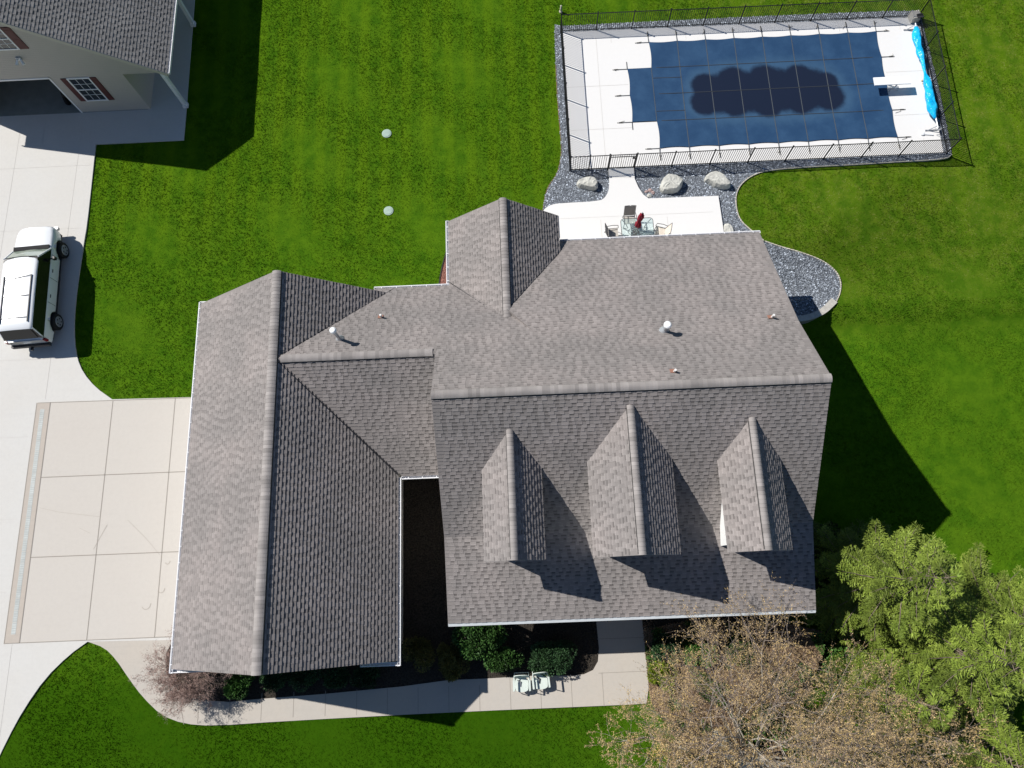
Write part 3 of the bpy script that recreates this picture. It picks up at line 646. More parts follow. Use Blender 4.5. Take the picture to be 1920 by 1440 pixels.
gutter(house, (NXE+.06,14.50,2.97), (XE+.06,14.50,2.97), (0,1), .13)
gutter(house, (XW,-1.64,3.38), (XE,-1.64,3.38), (0,-1), .12, cover=True)
# ---- walls
def gable_wall(parent, prof, axis, a0, a1, m, name='wall'):
    mb = MB()
    if axis == 'x': mb.ext([(a0, y, z) for y, z in prof], (a1-a0, 0, 0))
    else: mb.ext([(x, a0, z) for x, z in prof][::-1], (0, a1-a0, 0))
    return mb.put(name, m, parent)
gable_wall(house, [(1.3,.25),(14.1,.25),(14.1,3.0),(9.3,5.6),(6.38,7.7),(1.6,4.12),(1.3,4.02)], 'x', NXR+.1, XE-.3, M['siding'])
gable_wall(house, [(1.3,.25),(12.0,.25),(12.0,U(12.0)-.2),(6.38,7.7),(1.6,4.12),(1.3,4.02)], 'x', XW+.3, NXR+.1, M['siding'])
MB().bb(XW+.33, XE-.33, 1.33, 14.07, -1.8, .25).put('foundation', M['foundation'], house)
gable_wall(house, [(GXW+.35,.2),(GXE-.35,.2),(GXE-.35,G_E+.08),(GXR,G_R-.2),(GXW+.35,G_E+.08)], 'y', GYS+.35, GYN-.35, M['siding'])
MB().bb(GXW+.37, GXE-.37, GYS+.37, GYN-.37, -.3, .2).put('foundation', M['foundation'], house)
MB().bb(GXE-.4, XW+.35, 4.6, 11.95, -.2, 3.3).put('wall', M['siding'], house)
gable_wall(house, [(NXW+.3,.2),(NXE-.3,.2),(NXE-.3,3.3),(NXR,4.95),(NXW+.3,3.3)], 'y', 12.0, NYN-.35, M['siding'])
MB().bb(NXW+.32, NXE-.32, 12.0, NYN-.37, -.3, .2).put('foundation', M['foundation'], house)
# front porch
MB().bb(XW+.3, 4.85, -1.15, 1.3, -.1, .30).bb(4.85, 10.5, -1.15, 1.3, -.1, .30).put('porch_floor', M['walk'], house)
MB().bb(2.9, 4.8, -1.5, -1.15, -.05, .15).put('porch_step', M['walk'], house)
for x in (-2.8, -.2, 2.6, 5.1, 7.8, 10.5):
    MB().bb(x-.09, x+.09, -1.10, -.92, .3, 3.28).bb(x-.13, x+.13, -1.14, -.88, .3, .5).bb(x-.13, x+.13, -1.14, -.88, 3.08, 3.28).put('porch_post', M['trim'], house)
MB().bb(XW+.25, XE-.25, -1.12, -.90, 3.10, 3.36).put('porch_beam', M['trim'], house)
def wall_window(parent, c, w, h, face, shutters=None, mull=True, sname='shutter', panes=(2, 3)):
    """double-hung window; face = outward direction 's','n','e','w'"""
    x, y, z = c; R = {'s': 0, 'e': math.pi/2, 'n': math.pi, 'w': -math.pi/2}[face]
    c_, s_ = math.cos(R), math.sin(R)
    def pos(u, d): # u along the wall, d outward
        return (x+u*c_+d*s_, y+u*s_-d*c_)
    def bx(mb, u, d, zz, su, sd, sz):
        px_, py_ = pos(u, d); mb.box((px_, py_, z+zz), (su, sd, sz), R)
    f = MB()
    for u, zz, su, sz in ((-w/2-.03, h/2, .07, h+.14), (w/2+.03, h/2, .07, h+.14)): bx(f, u, .02, zz, su, .07, sz)
    for zz, sz in ((-.035, .07), (h+.035, .07), (h/2, .05)): bx(f, 0, .018, zz, w-.005, .062, sz)
    if mull:
        for zc in (0, h/2):
            for k in range(1, panes[1]): bx(f, -w/2+w*k/panes[1], .012, zc+h/4, .018, .034, h/2-.06)
            bx(f, 0, .0125, zc+h/4, w-.05, .031, .018)
    fr = f.put('window', M['trim'], parent)
    g = MB(); bx(g, 0, .004, h/2, w, .03, h); g.put('pane', M['glass'], fr)
    if shutters:
        for s in (-1, 1):
            mb = MB(); u = s*(w/2+.07+shutters/2); bx(mb, u, .02, h/2, shutters, .04, h+.1)
            for k in (.27, .73): bx(mb, u, .032, h*k, shutters-.12, .03, h*.36)
            mb.put('shutter', M['burgundy'], parent)
for x in (-1.6, .9, 6.4, 9.2): wall_window(house, (x, 1.3, 1.1), 1.0, 1.5, 's')
for y in (3.6, 6.4, 9.2, 12.2): wall_window(house, (XE-.3, y, 1.2), .9, 1.3, 'e')
wall_window(house, (XE-.3, 6.38, 4.3), .9, 1.2, 'e')
for x in (9.2,): wall_window(house, (x, 14.1, 1.0), 1.0, 1.2, 'n')
for x in (-7.5, -11): wall_window(house, (x, GYS+.35, 1.2), .9, 1.3, 's')
wall_window(house, (NXR, NYN-.35, 1.1), 1.2, 1.4, 'n')
dr = MB().bb(3.3, 4.25, 1.24, 1.31, .3, 2.4).put('door', M['burgundy'], house); MB().bb(3.38, 3.42, 1.18, 1.24, 1.25, 1.35).put('handle', M['steel'], dr)
dr = MB().bb(5.0, 7.2, 14.09, 14.16, .2, 2.3).put('patio_door', M['trim'], house); MB().bb(5.1, 6.05, 14.15, 14.175, .3, 2.2).bb(6.15, 7.1, 14.15, 14.175, .3, 2.2).put('pane', M['glass'], dr)
for y0, y1 in ((-.9, 3.4), (4.4, 8.7)):
    mb = MB(); mb.bb(GXW+.3, GXW+.37, y0, y1, .04, 2.45)
    for k in range(4): mb.bb(GXW+.28, GXW+.305, y0+.08, y1-.08, .09+k*.6, .59+k*.6)
    mb.put('garage_door', M['trim'], house)
# ---- roof vents and flues
def zroof(x, y): return U(y)
def flue(x, y, zb, h, r):
    mb = MB(); mb.lathe((x, y, zb-.2), [(r*.75, 0), (r*.75, h+.2)], 14)
    mb.lathe((x, y, zb-.02), [(r*1.9, 0), (r*1.1, .14), (r*.8, .2)], 16)
    o = mb.put('flue_pipe', M['galv'], house, smooth=False)
    MB().lathe((x, y, zb+h), [(r*1.15, 0), (r*1.35, .03), (r*1.35, .12), (r*.9, .16)], 16).put('flue_cap', M['white'], o)
flue(-7.10, 9.36, U(9.36), .95, .095)
flue(5.66, 9.03, U(9.03), .62, .11)
def vent(x, y, zb, h=.3):
    mb = MB(); mb.lathe((x, y, zb-.1), [(.045, 0), (.045, h+.1)], 10); mb.put('vent_pipe', M['pvc'], house)
    MB().box((x-.04, y+.03, zb+.012), (.22, .20, .02), 0, rx=-.6).put('vent_flashing', mat('rusty_flashing', (.28,.14,.10), .8), house)
vent(-5.62, 10.52, U(10.52)); vent(9.98, 9.5, 5.70); vent(5.55, 6.95, U(6.95), .25)
# ================================================================= BARN
barn = thing('barn', 'tan outbuilding with grey shingle roof, burgundy shutters and open doorway at the top left', 'outbuilding', (-22.5, 24.7, 0))
BR, BE = 7.28, 3.25; BXE, BXR, BXW = -16.54, -22.5, -28.46; BY0, BY1 = 24.24, 37.0
s_b = (BR-BE)/(BXE-BXR)
shingles('roof_slope', barn, [[(BXE,BY0,BE),(BXE,BY1,BE),(BXR,BY1,BR),(BXR,BY0,BR)]], M['shingle_grey'], 21)
shingles('roof_slope', barn, [[(BXW,BY1,BE),(BXW,BY0,BE),(BXR,BY0,BR),(BXR,BY1,BR)]], M['shingle_grey'], 22)
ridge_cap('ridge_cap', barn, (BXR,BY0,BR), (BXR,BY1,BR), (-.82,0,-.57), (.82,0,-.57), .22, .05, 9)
# rake boards
tanw = M['siding_tan']
for xa, za, xb, zb in ((BXE, BE, BXR, BR), (BXR, BR, BXW, BE)):
    MB().ext([(xa,BY0-.03,za-.22),(xa,BY0-.03,za-.01),(xb,BY0-.03,zb-.01),(xb,BY0-.03,zb-.22)], (0,.03,0)).put('rake_board', mat('tan_trim', (.52,.475,.40), .6), barn)
WY = 24.7
zt = lambda x: BR-s_b*abs(x-BXR)-.17
mb = MB()
mb.bb(-22.68, -19.03, WY, WY+.15, 0, 2.75); mb.bb(-28.1, -27.4, WY, WY+.15, 0, 2.75)
mb.ext([(-28.1,WY,2.75),(-17.0,WY,2.75),(-17.0,WY,zt(-17.0)),(BXR,WY,zt(BXR)),(-28.1,WY,zt(-28.1))][::-1], (0,.15,0))
mb.bb(-19.18, -19.03, WY+.15, 36.8, 0, 3.3); mb.bb(-28.1, -27.95, WY+.15, 36.8, 0, 3.3); mb.bb(-28.1, -19.03, 36.8, 36.95, 0, 3.4)
mb.put('wall', tanw, barn)
MB().bb(-19.02, -16.8, WY+.16, 36.8, 2.95, 3.0).bb(-27.9, -19.2, WY+.2, 36.7, 3.3, 3.36).put('ceiling', M['trim'], barn)
MB().bb(-27.94, -19.19, WY-.02, 36.79, -.05, .045).put('floor', M['barnfloor'], barn)
t = MB(); t.bb(-22.74, -22.66, WY-.03, WY+.17, .03, 2.79); t.bb(-27.44, -22.66, WY-.032, WY+.172, 2.70, 2.79); t.put('door_trim', M['trim'], barn)
MB().bb(-27.4, -22.75, WY+.3, WY+2.9, 2.62, 2.67).put('overhead_door', M['trim'], barn)
for y in (24.78, 29.93, 35.0): MB().bb(-17.23, -17.05, y-.09, y+.09, .03, 2.98).bb(-17.27, -17.01, y-.13, y+.13, .03, .2).put('porch_post', M['trim'], barn)
gutter(barn, (BXE-.0,BY0,BE-.02), (BXE-.0,BY1,BE-.02), (1,0), .10, hang=1.2)
MB().bb(-17.15, -16.95, WY+.16, 36.8, 2.78, 2.95).put('porch_beam', M['trim'], barn)
wall_window(barn, (-21.32, WY, 1.0), 1.02, 1.62, 's', .30)
wall_window(barn, (-23.30, WY, 4.85), 1.02, 1.25, 's', .42)
lm = MB(); lm.box((-23.2, WY-.04, 4.2), (.26, .08, .16)); lm = lm.put('wall_lamp', M['galv'], barn)
MB().tube([(-23.28,WY-.08,4.2),(-23.36,WY-.26,4.06)], [.035,.075], 10).tube([(-23.12,WY-.08,4.2),(-23.02,WY-.26,4.06)], [.035,.075], 10).put('lamp_head', M['white'], lm)
# dark draped machine just inside the open doorway
dm = thing('covered_machine', 'black covered machine parked inside the open doorway of the tan outbuilding', 'machine', (-23.3, 26.0, .05))
def blob(mb, c, r, seed, n=14, k=9, amp=.12, flat=False, tone=1.0):
    rs = random.Random(seed); V = []; ph = [rs.uniform(0, 6.28) for _ in range(6)]
    for i in range(k+1):
        th = math.pi*i/k
        for j_ in range(n):
            q = 2*math.pi*j_/n; d = 1+amp*(math.sin(2*q+ph[0])*math.sin(th*2+ph[1])+.6*math.sin(3*q+ph[2]+th*3)+.4*math.sin(5*q+ph[3]-th*4))
            z = math.cos(th)*d*r[2]; 
            if flat: z = max(z, -r[2]*.35)
            V.append((c[0]+math.sin(th)*math.cos(q)*d*r[0], c[1]+math.sin(th)*math.sin(q)*d*r[1], c[2]+z))
    F = [(i*n+j_, (i+1)*n+j_, (i+1)*n+(j_+1) % n, i*n+(j_+1) % n) for i in range(k) for j_ in range(n)]
    return mb.add(V, F, tone)
blob(MB(), (-23.35, 26.2, .5), (.45, .95, .5), 3).put('cover', M['black'], dm, smooth=True)
MB().lathe((-23.4, 25.35, .33), [(.29,-.06),(.33,-.04),(.33,.04),(.29,.06)], 16, axis='x').put('wheel', M['rubber'], dm)
#==PART4==
# ================================================================= STONE WALL, BOULDERS, LIDS
def ribbon_wall(name, inner, outer, z0, z1, m, parent=None, inset=0.0):
    mb = MB(); n = len(inner)
    for i in range(n-1):
        mb.prism([outer[i], outer[i+1], inner[i+1], inner[i]], z0, z1, random.uniform(.9, 1.1))
    return mb.put(name, m, parent)
def arc_resample(p, n):
    p = np.array(p); d = np.r_[0, np.cumsum(np.linalg.norm(np.diff(p, axis=0), axis=1))]
    t = np.linspace(0, d[-1], n); return [(float(np.interp(k, d, p[:,0])), float(np.interp(k, d, p[:,1]))) for k in t]
rw = thing('retaining_wall', 'low curved block retaining wall with pale cap holding the round gravel bed beside the house', 'wall', (14, 11.5, -.9))
inn = arc_resample(chaik(PL([(1559,559),(1541,578),(1524,587),(1505,592),(1488,593),(1478,592)], -.9), 2)+[(10.7, 11.45)], 18)
out = arc_resample(chaik(PL([(1570,567),(1552,585),(1540,592),(1518,601),(1496,603),(1484,602)], -.9), 2)+[(10.7, 11.05)], 18)
for i in range(17):
    a, b, c, d = np.array(out[i]), np.array(out[i+1]), np.array(inn[i+1]), np.array(inn[i])
    g = .012; a2 = a+(b-a)*g; b2 = b-(b-a)*g; c2 = c+(d-c)*g; d2 = d-(d-c)*g
    MB().prism([tuple(a2), tuple(b2), tuple(c2), tuple(d2)], -.97, -.87, 1).put('cap_block', M['block'], rw)
sh = lambda o, i_, k: (o[0]*(1-k)+i_[0]*k, o[1]*(1-k)+i_[1]*k)
ribbon_wall('wall_face', [sh(o, i_, .9) for o, i_ in zip(out, inn)], [sh(o, i_, .1) for o, i_ in zip(out, inn)], -2.2, -.97, M['blockd'], rw)
def boulder(poly_px, zt, zb, label, seed, m='rockw', name='boulder', grow=1.12, cat='boulder'):
    rs = random.Random(seed); top = PL(poly_px, zt); cx = sum(p[0] for p in top)/len(top); cy = sum(p[1] for p in top)/len(top)
    me = []; rings = []
    fine = chaik(top, 1, True); n = len(fine); V = []; F = []
    prof = [(.55, zt+.03), (.9, zt+.01), (1.0, zt-.05), (grow*.99, (zt+zb)/2), (grow, zb+.04), (grow*.93, zb-.08)]
    for k, (s, z) in enumerate(prof):
        for i, (x, y) in enumerate(fine):
            j_ = rs.uniform(-.025, .025); V.append((cx+(x-cx)*(s+j_), cy+(y-cy)*(s+j_), z+rs.uniform(-.025, .025)))
    for k in range(len(prof)-1):
        for i in range(n): i2 = (i+1) % n; F.append((k*n+i, k*n+i2, (k+1)*n+i2, (k+1)*n+i)[::-1])
    V.append((cx, cy, zt+.045)); c0 = len(V)-1
    for i in range(n): F.append((i, (i+1) % n, c0))
    V = [tuple(np.array(v)-np.array((cx, cy, zb))) for v in V]
    o = put(name, V, F, M[m]); o.location = (cx, cy, zb); return tag(o, label, cat)
boulder([(1083,338),(1092,332),(1112,330),(1117,333),(1121,344),(1115,351),(1097,347),(1086,345)], .38, 0, 'flat-topped pale boulder on the gravel just left of the patio walk', 4)
boulder([(1241,342),(1250,325),(1264,326),(1282,333),(1278,345),(1270,354),(1247,355),(1242,350)], .42, 0, 'angular pale boulder on the gravel right of the patio walk, middle one of the three', 5)
boulder([(1323,333),(1331,322),(1346,319),(1362,330),(1370,342),(1368,347),(1345,345),(1336,338)], .42, 0, 'pointed pale boulder on the gravel nearest the curved lawn edge', 6)
boulder([(1358,420),(1368,418),(1375,427),(1376,437),(1359,438)], .14, 0, 'small pale stone step set beside the right end of the patio', 8, cat='stone', name='stone_step')
for i, (a, b, r, lb) in enumerate(((1212,360,.10,'left'), (1219,358,.12,'middle'), (1224,362,.11,'right'), (1217,368,.13,'lowest'))):
    x, y = P(a, b); o = blob(MB(), (0,0,0), (r, r*.85, r*.6), 30+i, 9, 6, .15).put('cobble', M['rockp'] if i != 3 else M['rockw'], smooth=False)
    o.location = (x, y, r*.35); tag(o, ('small pink cobble, %s of the three in the cluster at the patio walk corner' % lb) if i < 3 else 'pale cobble in front of the pink cobbles at the patio walk corner', 'stone', 'cobbles at the corner of the patio walk')
for i, (a, b, lb) in enumerate(((725,250,'round pale green tank lid in the back lawn, nearer the top of the photo'), (728.5,395,'round pale green tank lid in the back lawn, nearer the house'))):
    x, y = P(a, b); t_ = thing('tank_lid', lb, 'lid', (x, y, 0), 'round tank lids in the back lawn')
    MB().lathe((x, y, -.1), [(.24, 0), (.25, .08), (.25, .10), (.23, .11)], 20).put('rim', M['lid'], t_)
    MB().lathe((x, y, .005), [(.20, 0), (.19, .02), (.08, .025)], 20).put('cover', M['lid'], t_)
# trench drain
td = thing('trench_drain', 'long narrow pale grating of a trench drain crossing the driveway', 'drain', (-22.6, 3.4, 0))
a0, a1 = P(83, 766), P(25, 1197); a0, a1 = (-22.66, 8.5), (-22.60, -1.6); k = 20
for i in range(k):
    y0 = a0[1]+(a1[1]-a0[1])*i/k; y1 = a0[1]+(a1[1]-a0[1])*(i+1)/k; x = a0[0]+(a1[0]-a0[0])*(i+.5)/k
    mb = MB().bb(x-.10, x+.10, y1+.006, y0-.006, .0375, .041, random.choice((.94,.97,1,1.03)))
    for q in range(5): yy = y1+(y0-y1)*(q+.5)/5; mb.bb(x-.08, x+.08, yy-.012, yy+.012, .041, .0445, .8)
    mb.put('grating', M['drain'], td)
# ================================================================= POOL
CX0, CX1, CY0, CY1 = 7.585, 19.70, 20.90, 27.35
cw = (CX1-CX0)/8; ch = (CY1-CY0)/4; CZ = .075
pc = thing('pool_cover', 'navy blue mesh pool cover with dark wet patch in its middle', 'pool cover', (13.6, 24.1, .05))
puds = [P(a, b) for a, b in ((1328,163),(1355,160),(1385,160),(1440,157),(1492,156),(1530,163),(1555,165),(1330,192),(1370,190),(1420,190),(1470,190),(1520,182),(1560,183),(1400,175),(1460,172),(1500,175))]
pr = [.62,.95,1.12,1.22,1.15,.95,.62, .60,.95,1.05,1.1,1.05,.75,1.2,1.3,1.3]
puds = [P(a, b) for a, b, _ in ((1322,162,0),(1374,156,0),(1434,153,0),(1498,151,0),(1546,158,0),(1322,193,0),(1378,191,0),(1438,190,0),(1500,186,0),(1552,182,0),(1350,177,0),(1400,173,0),(1465,170,0),(1520,168,0))]
pr = [.80,1.02,1.05,1.0,.76,.84,1.0,1.05,1.0,.92,1.3,1.35,1.4,1.3]
def cover_mesh(x0, x1, y0, y1, side):
    nx_, ny_ = int((x1-x0)/.06), int((y1-y0)/.06)
    X, Y = np.meshgrid(np.linspace(x0, x1, nx_+1), np.linspace(y0, y1, ny_+1))
    sc = .055; fx = np.sin(np.pi*((X-CX0)/cw % 1)); fy = np.sin(np.pi*((Y-CY0)/ch % 1))
    Xn, Yn = X.copy(), Y.copy()
    e = .6
    if 'n' in side: Yn -= sc*fx*np.clip(1-(y1-Y)/e, 0, 1)
    if 's' in side: Yn += sc*fx*np.clip(1-(Y-y0)/e, 0, 1)
    if 'e' in side: Xn -= sc*fy*np.clip(1-(x1-X)/e, 0, 1)
    if 'w' in side: 
        Xn += sc*fy*np.clip(1-(X-x0)/e, 0, 1)
    sag = .022-.035*np.clip((np.minimum.reduce([X-CX0+.4, CX1-X, Y-CY0, CY1-Y]))/1.5, 0, 1)+CZ+.006*fx*fy
    w = np.max([1-np.hypot(X-px_, Y-py_)/(r_*1.9) for (px_, py_), r_ in zip(puds, pr)], axis=0)
    V = np.c_[Xn.ravel(), Yn.ravel(), sag.ravel()]; I = np.arange((nx_+1)*(ny_+1)).reshape(ny_+1, nx_+1)
    Fq = np.c_[I[:-1,:-1].ravel(), I[:-1,1:].ravel(), I[1:,1:].ravel(), I[1:,:-1].ravel()]
    return V, Fq, w.ravel()
V1, F1, w1 = cover_mesh(CX0, CX1, CY0, CY1, 'nse'); V1[:,0] += 0
# west edge is scalloped except where the step section joins
m_ = (V1[:,1] > CY1-ch) | (V1[:,1] < CY0+ch)
V1[:,0] += np.where(m_, .06*np.sin(np.pi*((V1[:,1]-CY0)/ch % 1))*np.clip(1-(V1[:,0]-CX0)/.6, 0, 1), 0)
V2, F2, w2 = cover_mesh(CX0-1.27, CX0, CY0+ch, CY1-ch, ''); V2[:,0] += .055*np.sin(np.pi*((V2[:,1]-CY0)/ch % 1))*np.clip((CX0-V2[:,0])/1.27, 0, 1)
put('cover_sheet', np.r_[V1, V2], np.r_[F1, F2+len(V1)], M['cover'], pc, smooth=True, vcol=np.r_[w1, w2])
def strap(a, b, m='strap', w=.034, z=None):
    mb = MB(); z = z or .062; n = 12 if math.dist(a, b) > 2 else 2
    def zz(x, y): 
        d = min(x-CX0+.4, CX1-x, y-CY0, CY1-y); return (CZ+.022-.035*min(1, max(0, d/1.5))+.005) if d > 0 else .068
    for i in range(n):
        p = [a[k]+(b[k]-a[k])*i/n for k in (0, 1)]; q = [a[k]+(b[k]-a[k])*(i+1)/n for k in (0, 1)]
        z0, z1 = zz(*p), zz(*q); d = Vector((q[0]-p[0], q[1]-p[1])).normalized(); s = (-d.y*w/2, d.x*w/2)
        V = [(p[0]+s[0],p[1]+s[1],z0),(p[0]-s[0],p[1]-s[1],z0),(q[0]-s[0],q[1]-s[1],z1),(q[0]+s[0],q[1]+s[1],z1)]
        V = V+[(x, y, z_+.005) for x, y, z_ in V]; mb.add(V, [(4,5,6,7),(3,2,1,0),(0,1,5,4),(1,2,6,5),(2,3,7,6),(3,0,4,7)])
    return mb
EXN = .52
for i in (0, 8):
    x = CX0+cw*i; strap((x, CY0-EXN), (x, CY0+.02)).put('strap', M['strap_light'], pc); strap((x, CY1-.02), (x, CY1+EXN)).put('strap', M['strap_light'], pc)
strap((CX0, CY0+ch), (CX0, CY1-ch), w=.03).put('strap', M['strap_light'], pc)
for i in range(1, 8):
    x = CX0+cw*i; strap((x, CY0-EXN), (x, CY1+EXN), 'strap_light').put('strap', M['strap_light'], pc)
for k in range(5):
    y = CY0+ch*k; xa = CX0-(.55 if k in (0, 4) else 1.27+.6); 
    if k in (0, 4): strap((xa, y), (CX0+.02, y)).put('strap', M['strap'], pc); strap((CX1-.02, y), (CX1+EXN, y)).put('strap', M['strap'], pc)
    else: strap((xa, y), (CX1+EXN, y)).put('strap', M['strap'], pc)
strap((CX0-1.27, CY0+ch-.45), (CX0-1.27, CY0+ch), w=.035).put('strap', M['strap'], pc); strap((CX0-1.27, CY1-ch), (CX0-1.27, CY1-ch+.45), w=.035).put('strap', M['strap'], pc)
for y in (CY0+ch*1.35, CY0+ch*2.6): strap((CX0+.05, y), (CX0+cw, y), w=.035).put('strap', M['strap'], pc)
def spring(x, y, dx, dy):
    mb = MB(); mb.tube([(x, y, .08), (x+dx*.22, y+dy*.22, .075)], .026, 6); mb.lathe((x+dx*.27, y+dy*.27, .05), [(.022, 0), (.022, .03)], 8)
    # loose strap tail
    q = random.uniform(-1, 1); l = .30; mb.tube([(x, y, .07), (x+l*.5*dx+q*.12, y+l*.4*dy+.1*q, .075), (x+q*.28, y+q*.22+.02, .072)], .010, 4)
    mb.put('spring', M['spring'], pc)
for i in range(9):
    x = CX0+cw*i; spring(x, CY0-EXN+.12, 0, -1); spring(x, CY1+EXN-.12, 0, 1)
for k in range(5):
    y = CY0+ch*k; spring(CX1+EXN-.12, y, 1, 0); spring(CX0-(.43 if k in (0, 4) else 1.75), y, -1, 0)
tg = MB().bb(CX0-1.18, CX0-.99, 22.62, 22.98, .082, .088); tg.put('warning_tag', M['white'], pc)
MB().bb(CX0-1.0, CX0-.94, 22.63, 22.97, .0885, .092).put('tag_stripe', mat('tag_red', (.6,.03,.04), .6), pc)
# diving board
db = thing('diving_board', 'short white diving board over the right edge of the blue pool cover', 'diving board', (19.7, 23.84, .05))
MB().bb(18.74, 20.60, 23.61, 24.07, .60, .65).put('board', M['white'], db)
MB().bb(18.80, 20.5, 23.65, 24.03, .651, .654).put('grip_tread', mat('board_tread', (.86,.87,.87), .9), db)
for y in (23.66, 24.02): MB().tube([(19.5,y,.6),(19.85,y,.34),(20.2,y,.07)], .028, 8).tube([(19.85,y,.34),(19.75,y,.07)], .028, 8).put('stand', M['galv'], db)
MB().bb(19.72, 20.28, 23.76, 23.92, .05, .07).put('base_plate', M['galv'], db)
# solar cover reel
rl = thing('solar_cover_reel', 'bright cyan solar pool cover rolled on a reel along the right side of the deck', 'cover reel', (21.55, 24.1, .05))
rs = random.Random(4); V = []; F = []; nseg, nr = 64, 18; path = []
for i in range(nseg+1):
    t = i/nseg; y = 27.20-t*5.55; x = 21.62-.05*math.sin(t*3)-.02; r = .16+.05*math.sin(t*9+1)+.035*math.sin(t*23)+.02*math.sin(t*41+2)+.07*math.exp(-((t-.72)/.07)**2)+.04*math.exp(-((t-.3)/.06)**2); r *= .72
    if t > .9: r *= 1-(t-.9)*5.5
    if t < .05: r *= .5+t*10
    for k in range(nr):
        q = 2*math.pi*k/nr; d = r*(1+.16*math.sin(4*q+t*17)*math.sin(t*13)+.08*math.sin(7*q+t*33)); V.append((x+d*math.cos(q)*1.05-(.12*max(0, math.sin(t*9))*(math.cos(q) < -.3)), y+.03*math.sin(q*3), .42+d*math.sin(q)))
for i in range(nseg):
    for k in range(nr): k2 = (k+1) % nr; F.append((i*nr+k, i*nr+k2, (i+1)*nr+k2, (i+1)*nr+k)[::-1])
F.append(tuple(range(nr))); F.append(tuple(nseg*nr+k for k in range(nr))[::-1])
put('rolled_cover', V, F, M['cyan'], rl, smooth=True)
MB().tube([(21.62,27.45,.42),(21.60,21.15,.42)], .035, 10).put('axle', M['galv'], rl)
for y in (27.35, 21.22):
    MB().tube([(21.30,y,.09),(21.60,y,.42),(21.82,y,.09)], .022, 8).bb(21.15, 21.9, y-.03, y+.03, .05, .09).put('stand', M['steel'], rl)
MB().tube([(21.60,21.12,.42),(21.60,20.98,.42),(21.62,20.98,.62),(21.62,20.90,.62)], .016, 8).tube([(21.60+.17*math.cos(q), 21.05, .42+.17*math.sin(q)) for q in np.linspace(0, 6.28, 19)], .014, 6, cap=False).put('crank_wheel', M['steel'], rl)
ft = thing('return_fitting', 'small white round float lying on the deck beside the lower end of the cyan reel', 'float', (21.12, 21.02, .05))
MB().lathe((20.98, 21.05, .05), [(.10, 0), (.12, .03), (.11, .07), (.04, .09)], 16).put('float_body', M['white'], ft)
MB().tube([(21.08,21.0,.08),(21.5,20.94,.08)], .035, 8).put('arm', M['white'], ft)
bx = thing('equipment_plinth', 'square grey concrete block at the upper right corner of the pool deck', 'block', (21.85, 28.05, 0))
MB().box((21.78, 28.02, .22), (.46, .46, .44), .2, top=.93).put('block', M['block'], bx); MB().box((21.93, 27.86, .47), (.30, .26, .06), .2).put('lid', M['plastic'], bx)
gn = thing('garden_statue', 'small weathered stone figure on the lawn outside the upper left pool fence corner', 'ornament', (*P(1051.5, 22), 0))
x, y = P(1051.5, 22); MB().lathe((x, y, 0), [(.10, 0), (.09, .05), (.05, .1), (.07, .2), (.05, .3), (.03, .33)], 10).put('figure', M['edging'], gn); MB().lathe((x, y, .33), [(.02, 0), (.055, .04), (.05, .09), (.01, .12)], 10).put('head', M['edging'], gn)
for i, (a, b) in enumerate(((1727,153),(1729,158),(1731,163))):
    x, y = P(a, b); o = MB().lathe((0, 0, 0), [(.03, 0), (.045, .01), (.045, .05), (.02, .07)], 8).put('deck_anchor', M['rust']); o.location = (x, y, .05)
    tag(o, 'little tan knob on the deck between the diving board and the cyan reel', 'anchor', 'tan knobs by the cyan reel')
# ================================================================= FENCE
fn = thing('pool_fence', 'black metal picket fence enclosing the pool deck', 'fence', (12.5, 24, 0))
FX0, FX1, FY0, FY1, FH = 2.93, 22.0, 19.88, 28.33, 1.27
def post(x, y, h=FH+.04, w=.055):
    MB().bb(x-w/2, x+w/2, y-w/2, y+w/2, -.05, h).bb(x-w/2-.008, x+w/2+.008, y-w/2-.008, y+w/2+.008, h, h+.02).put('post', M['black'], fn)
def panel(a, b, name='panel', gate=False):
    a = Vector((*a, 0)); b = Vector((*b, 0)); d = b-a; L = d.length; t = d/L; rz = math.atan2(d.y, d.x); mb = MB(); g = .035 if not gate else .06
    for z in (.10, FH-.02, FH-.20)[: (2 if not gate else 3)]:
        c = a+d*.5; mb.box((c.x, c.y, z), (L-2*g, .030, .034), rz)
    n = int((L-2*g)/.105)
    for i in range(1, n):
        p = a+t*(g+(L-2*g)*i/n); mb.box((p.x, p.y, FH/2+.05), (.021, .021, FH-.12), rz)
    if gate:
        for q in (g, L-g): p = a+t*q; mb.box((p.x, p.y, FH/2+.05), (.04, .04, FH-.05), rz)
        p = a+t*(L-g-.1); mb.box((p.x, p.y-.03, FH-.3), (.12, .05, .10), rz)
    mb.put(name, M['black'], fn)
sx_ = [P(a, b)[0] for a, b in ((1066.7,320),(1103.5,318),(1139,317),(1189,314),(1258.6,312.5),(1330,309),(1401,306),(1471,302.5),(1543,299.5),(1614,296),(1685,293.5))]
south = [FX0]+sx_[1:]+[FX1]
north = [FX0]+[FX0+(FX1+.1-FX0)*i/10 for i in range(1, 10)]+[FX1+.1]
for x in south: post(x, FY0)
for x in north: post(x, FY1-.2*(x-FX0)/19*.6)
for i in range(len(south)-1): panel((south[i], FY0), (south[i+1], FY0), 'gate' if i == 2 else 'panel', i == 2)
fy = lambda x: FY1-.2*(x-FX0)/19*.6
for i in range(10): panel((north[i], fy(north[i])), (north[i+1], fy(north[i+1])))
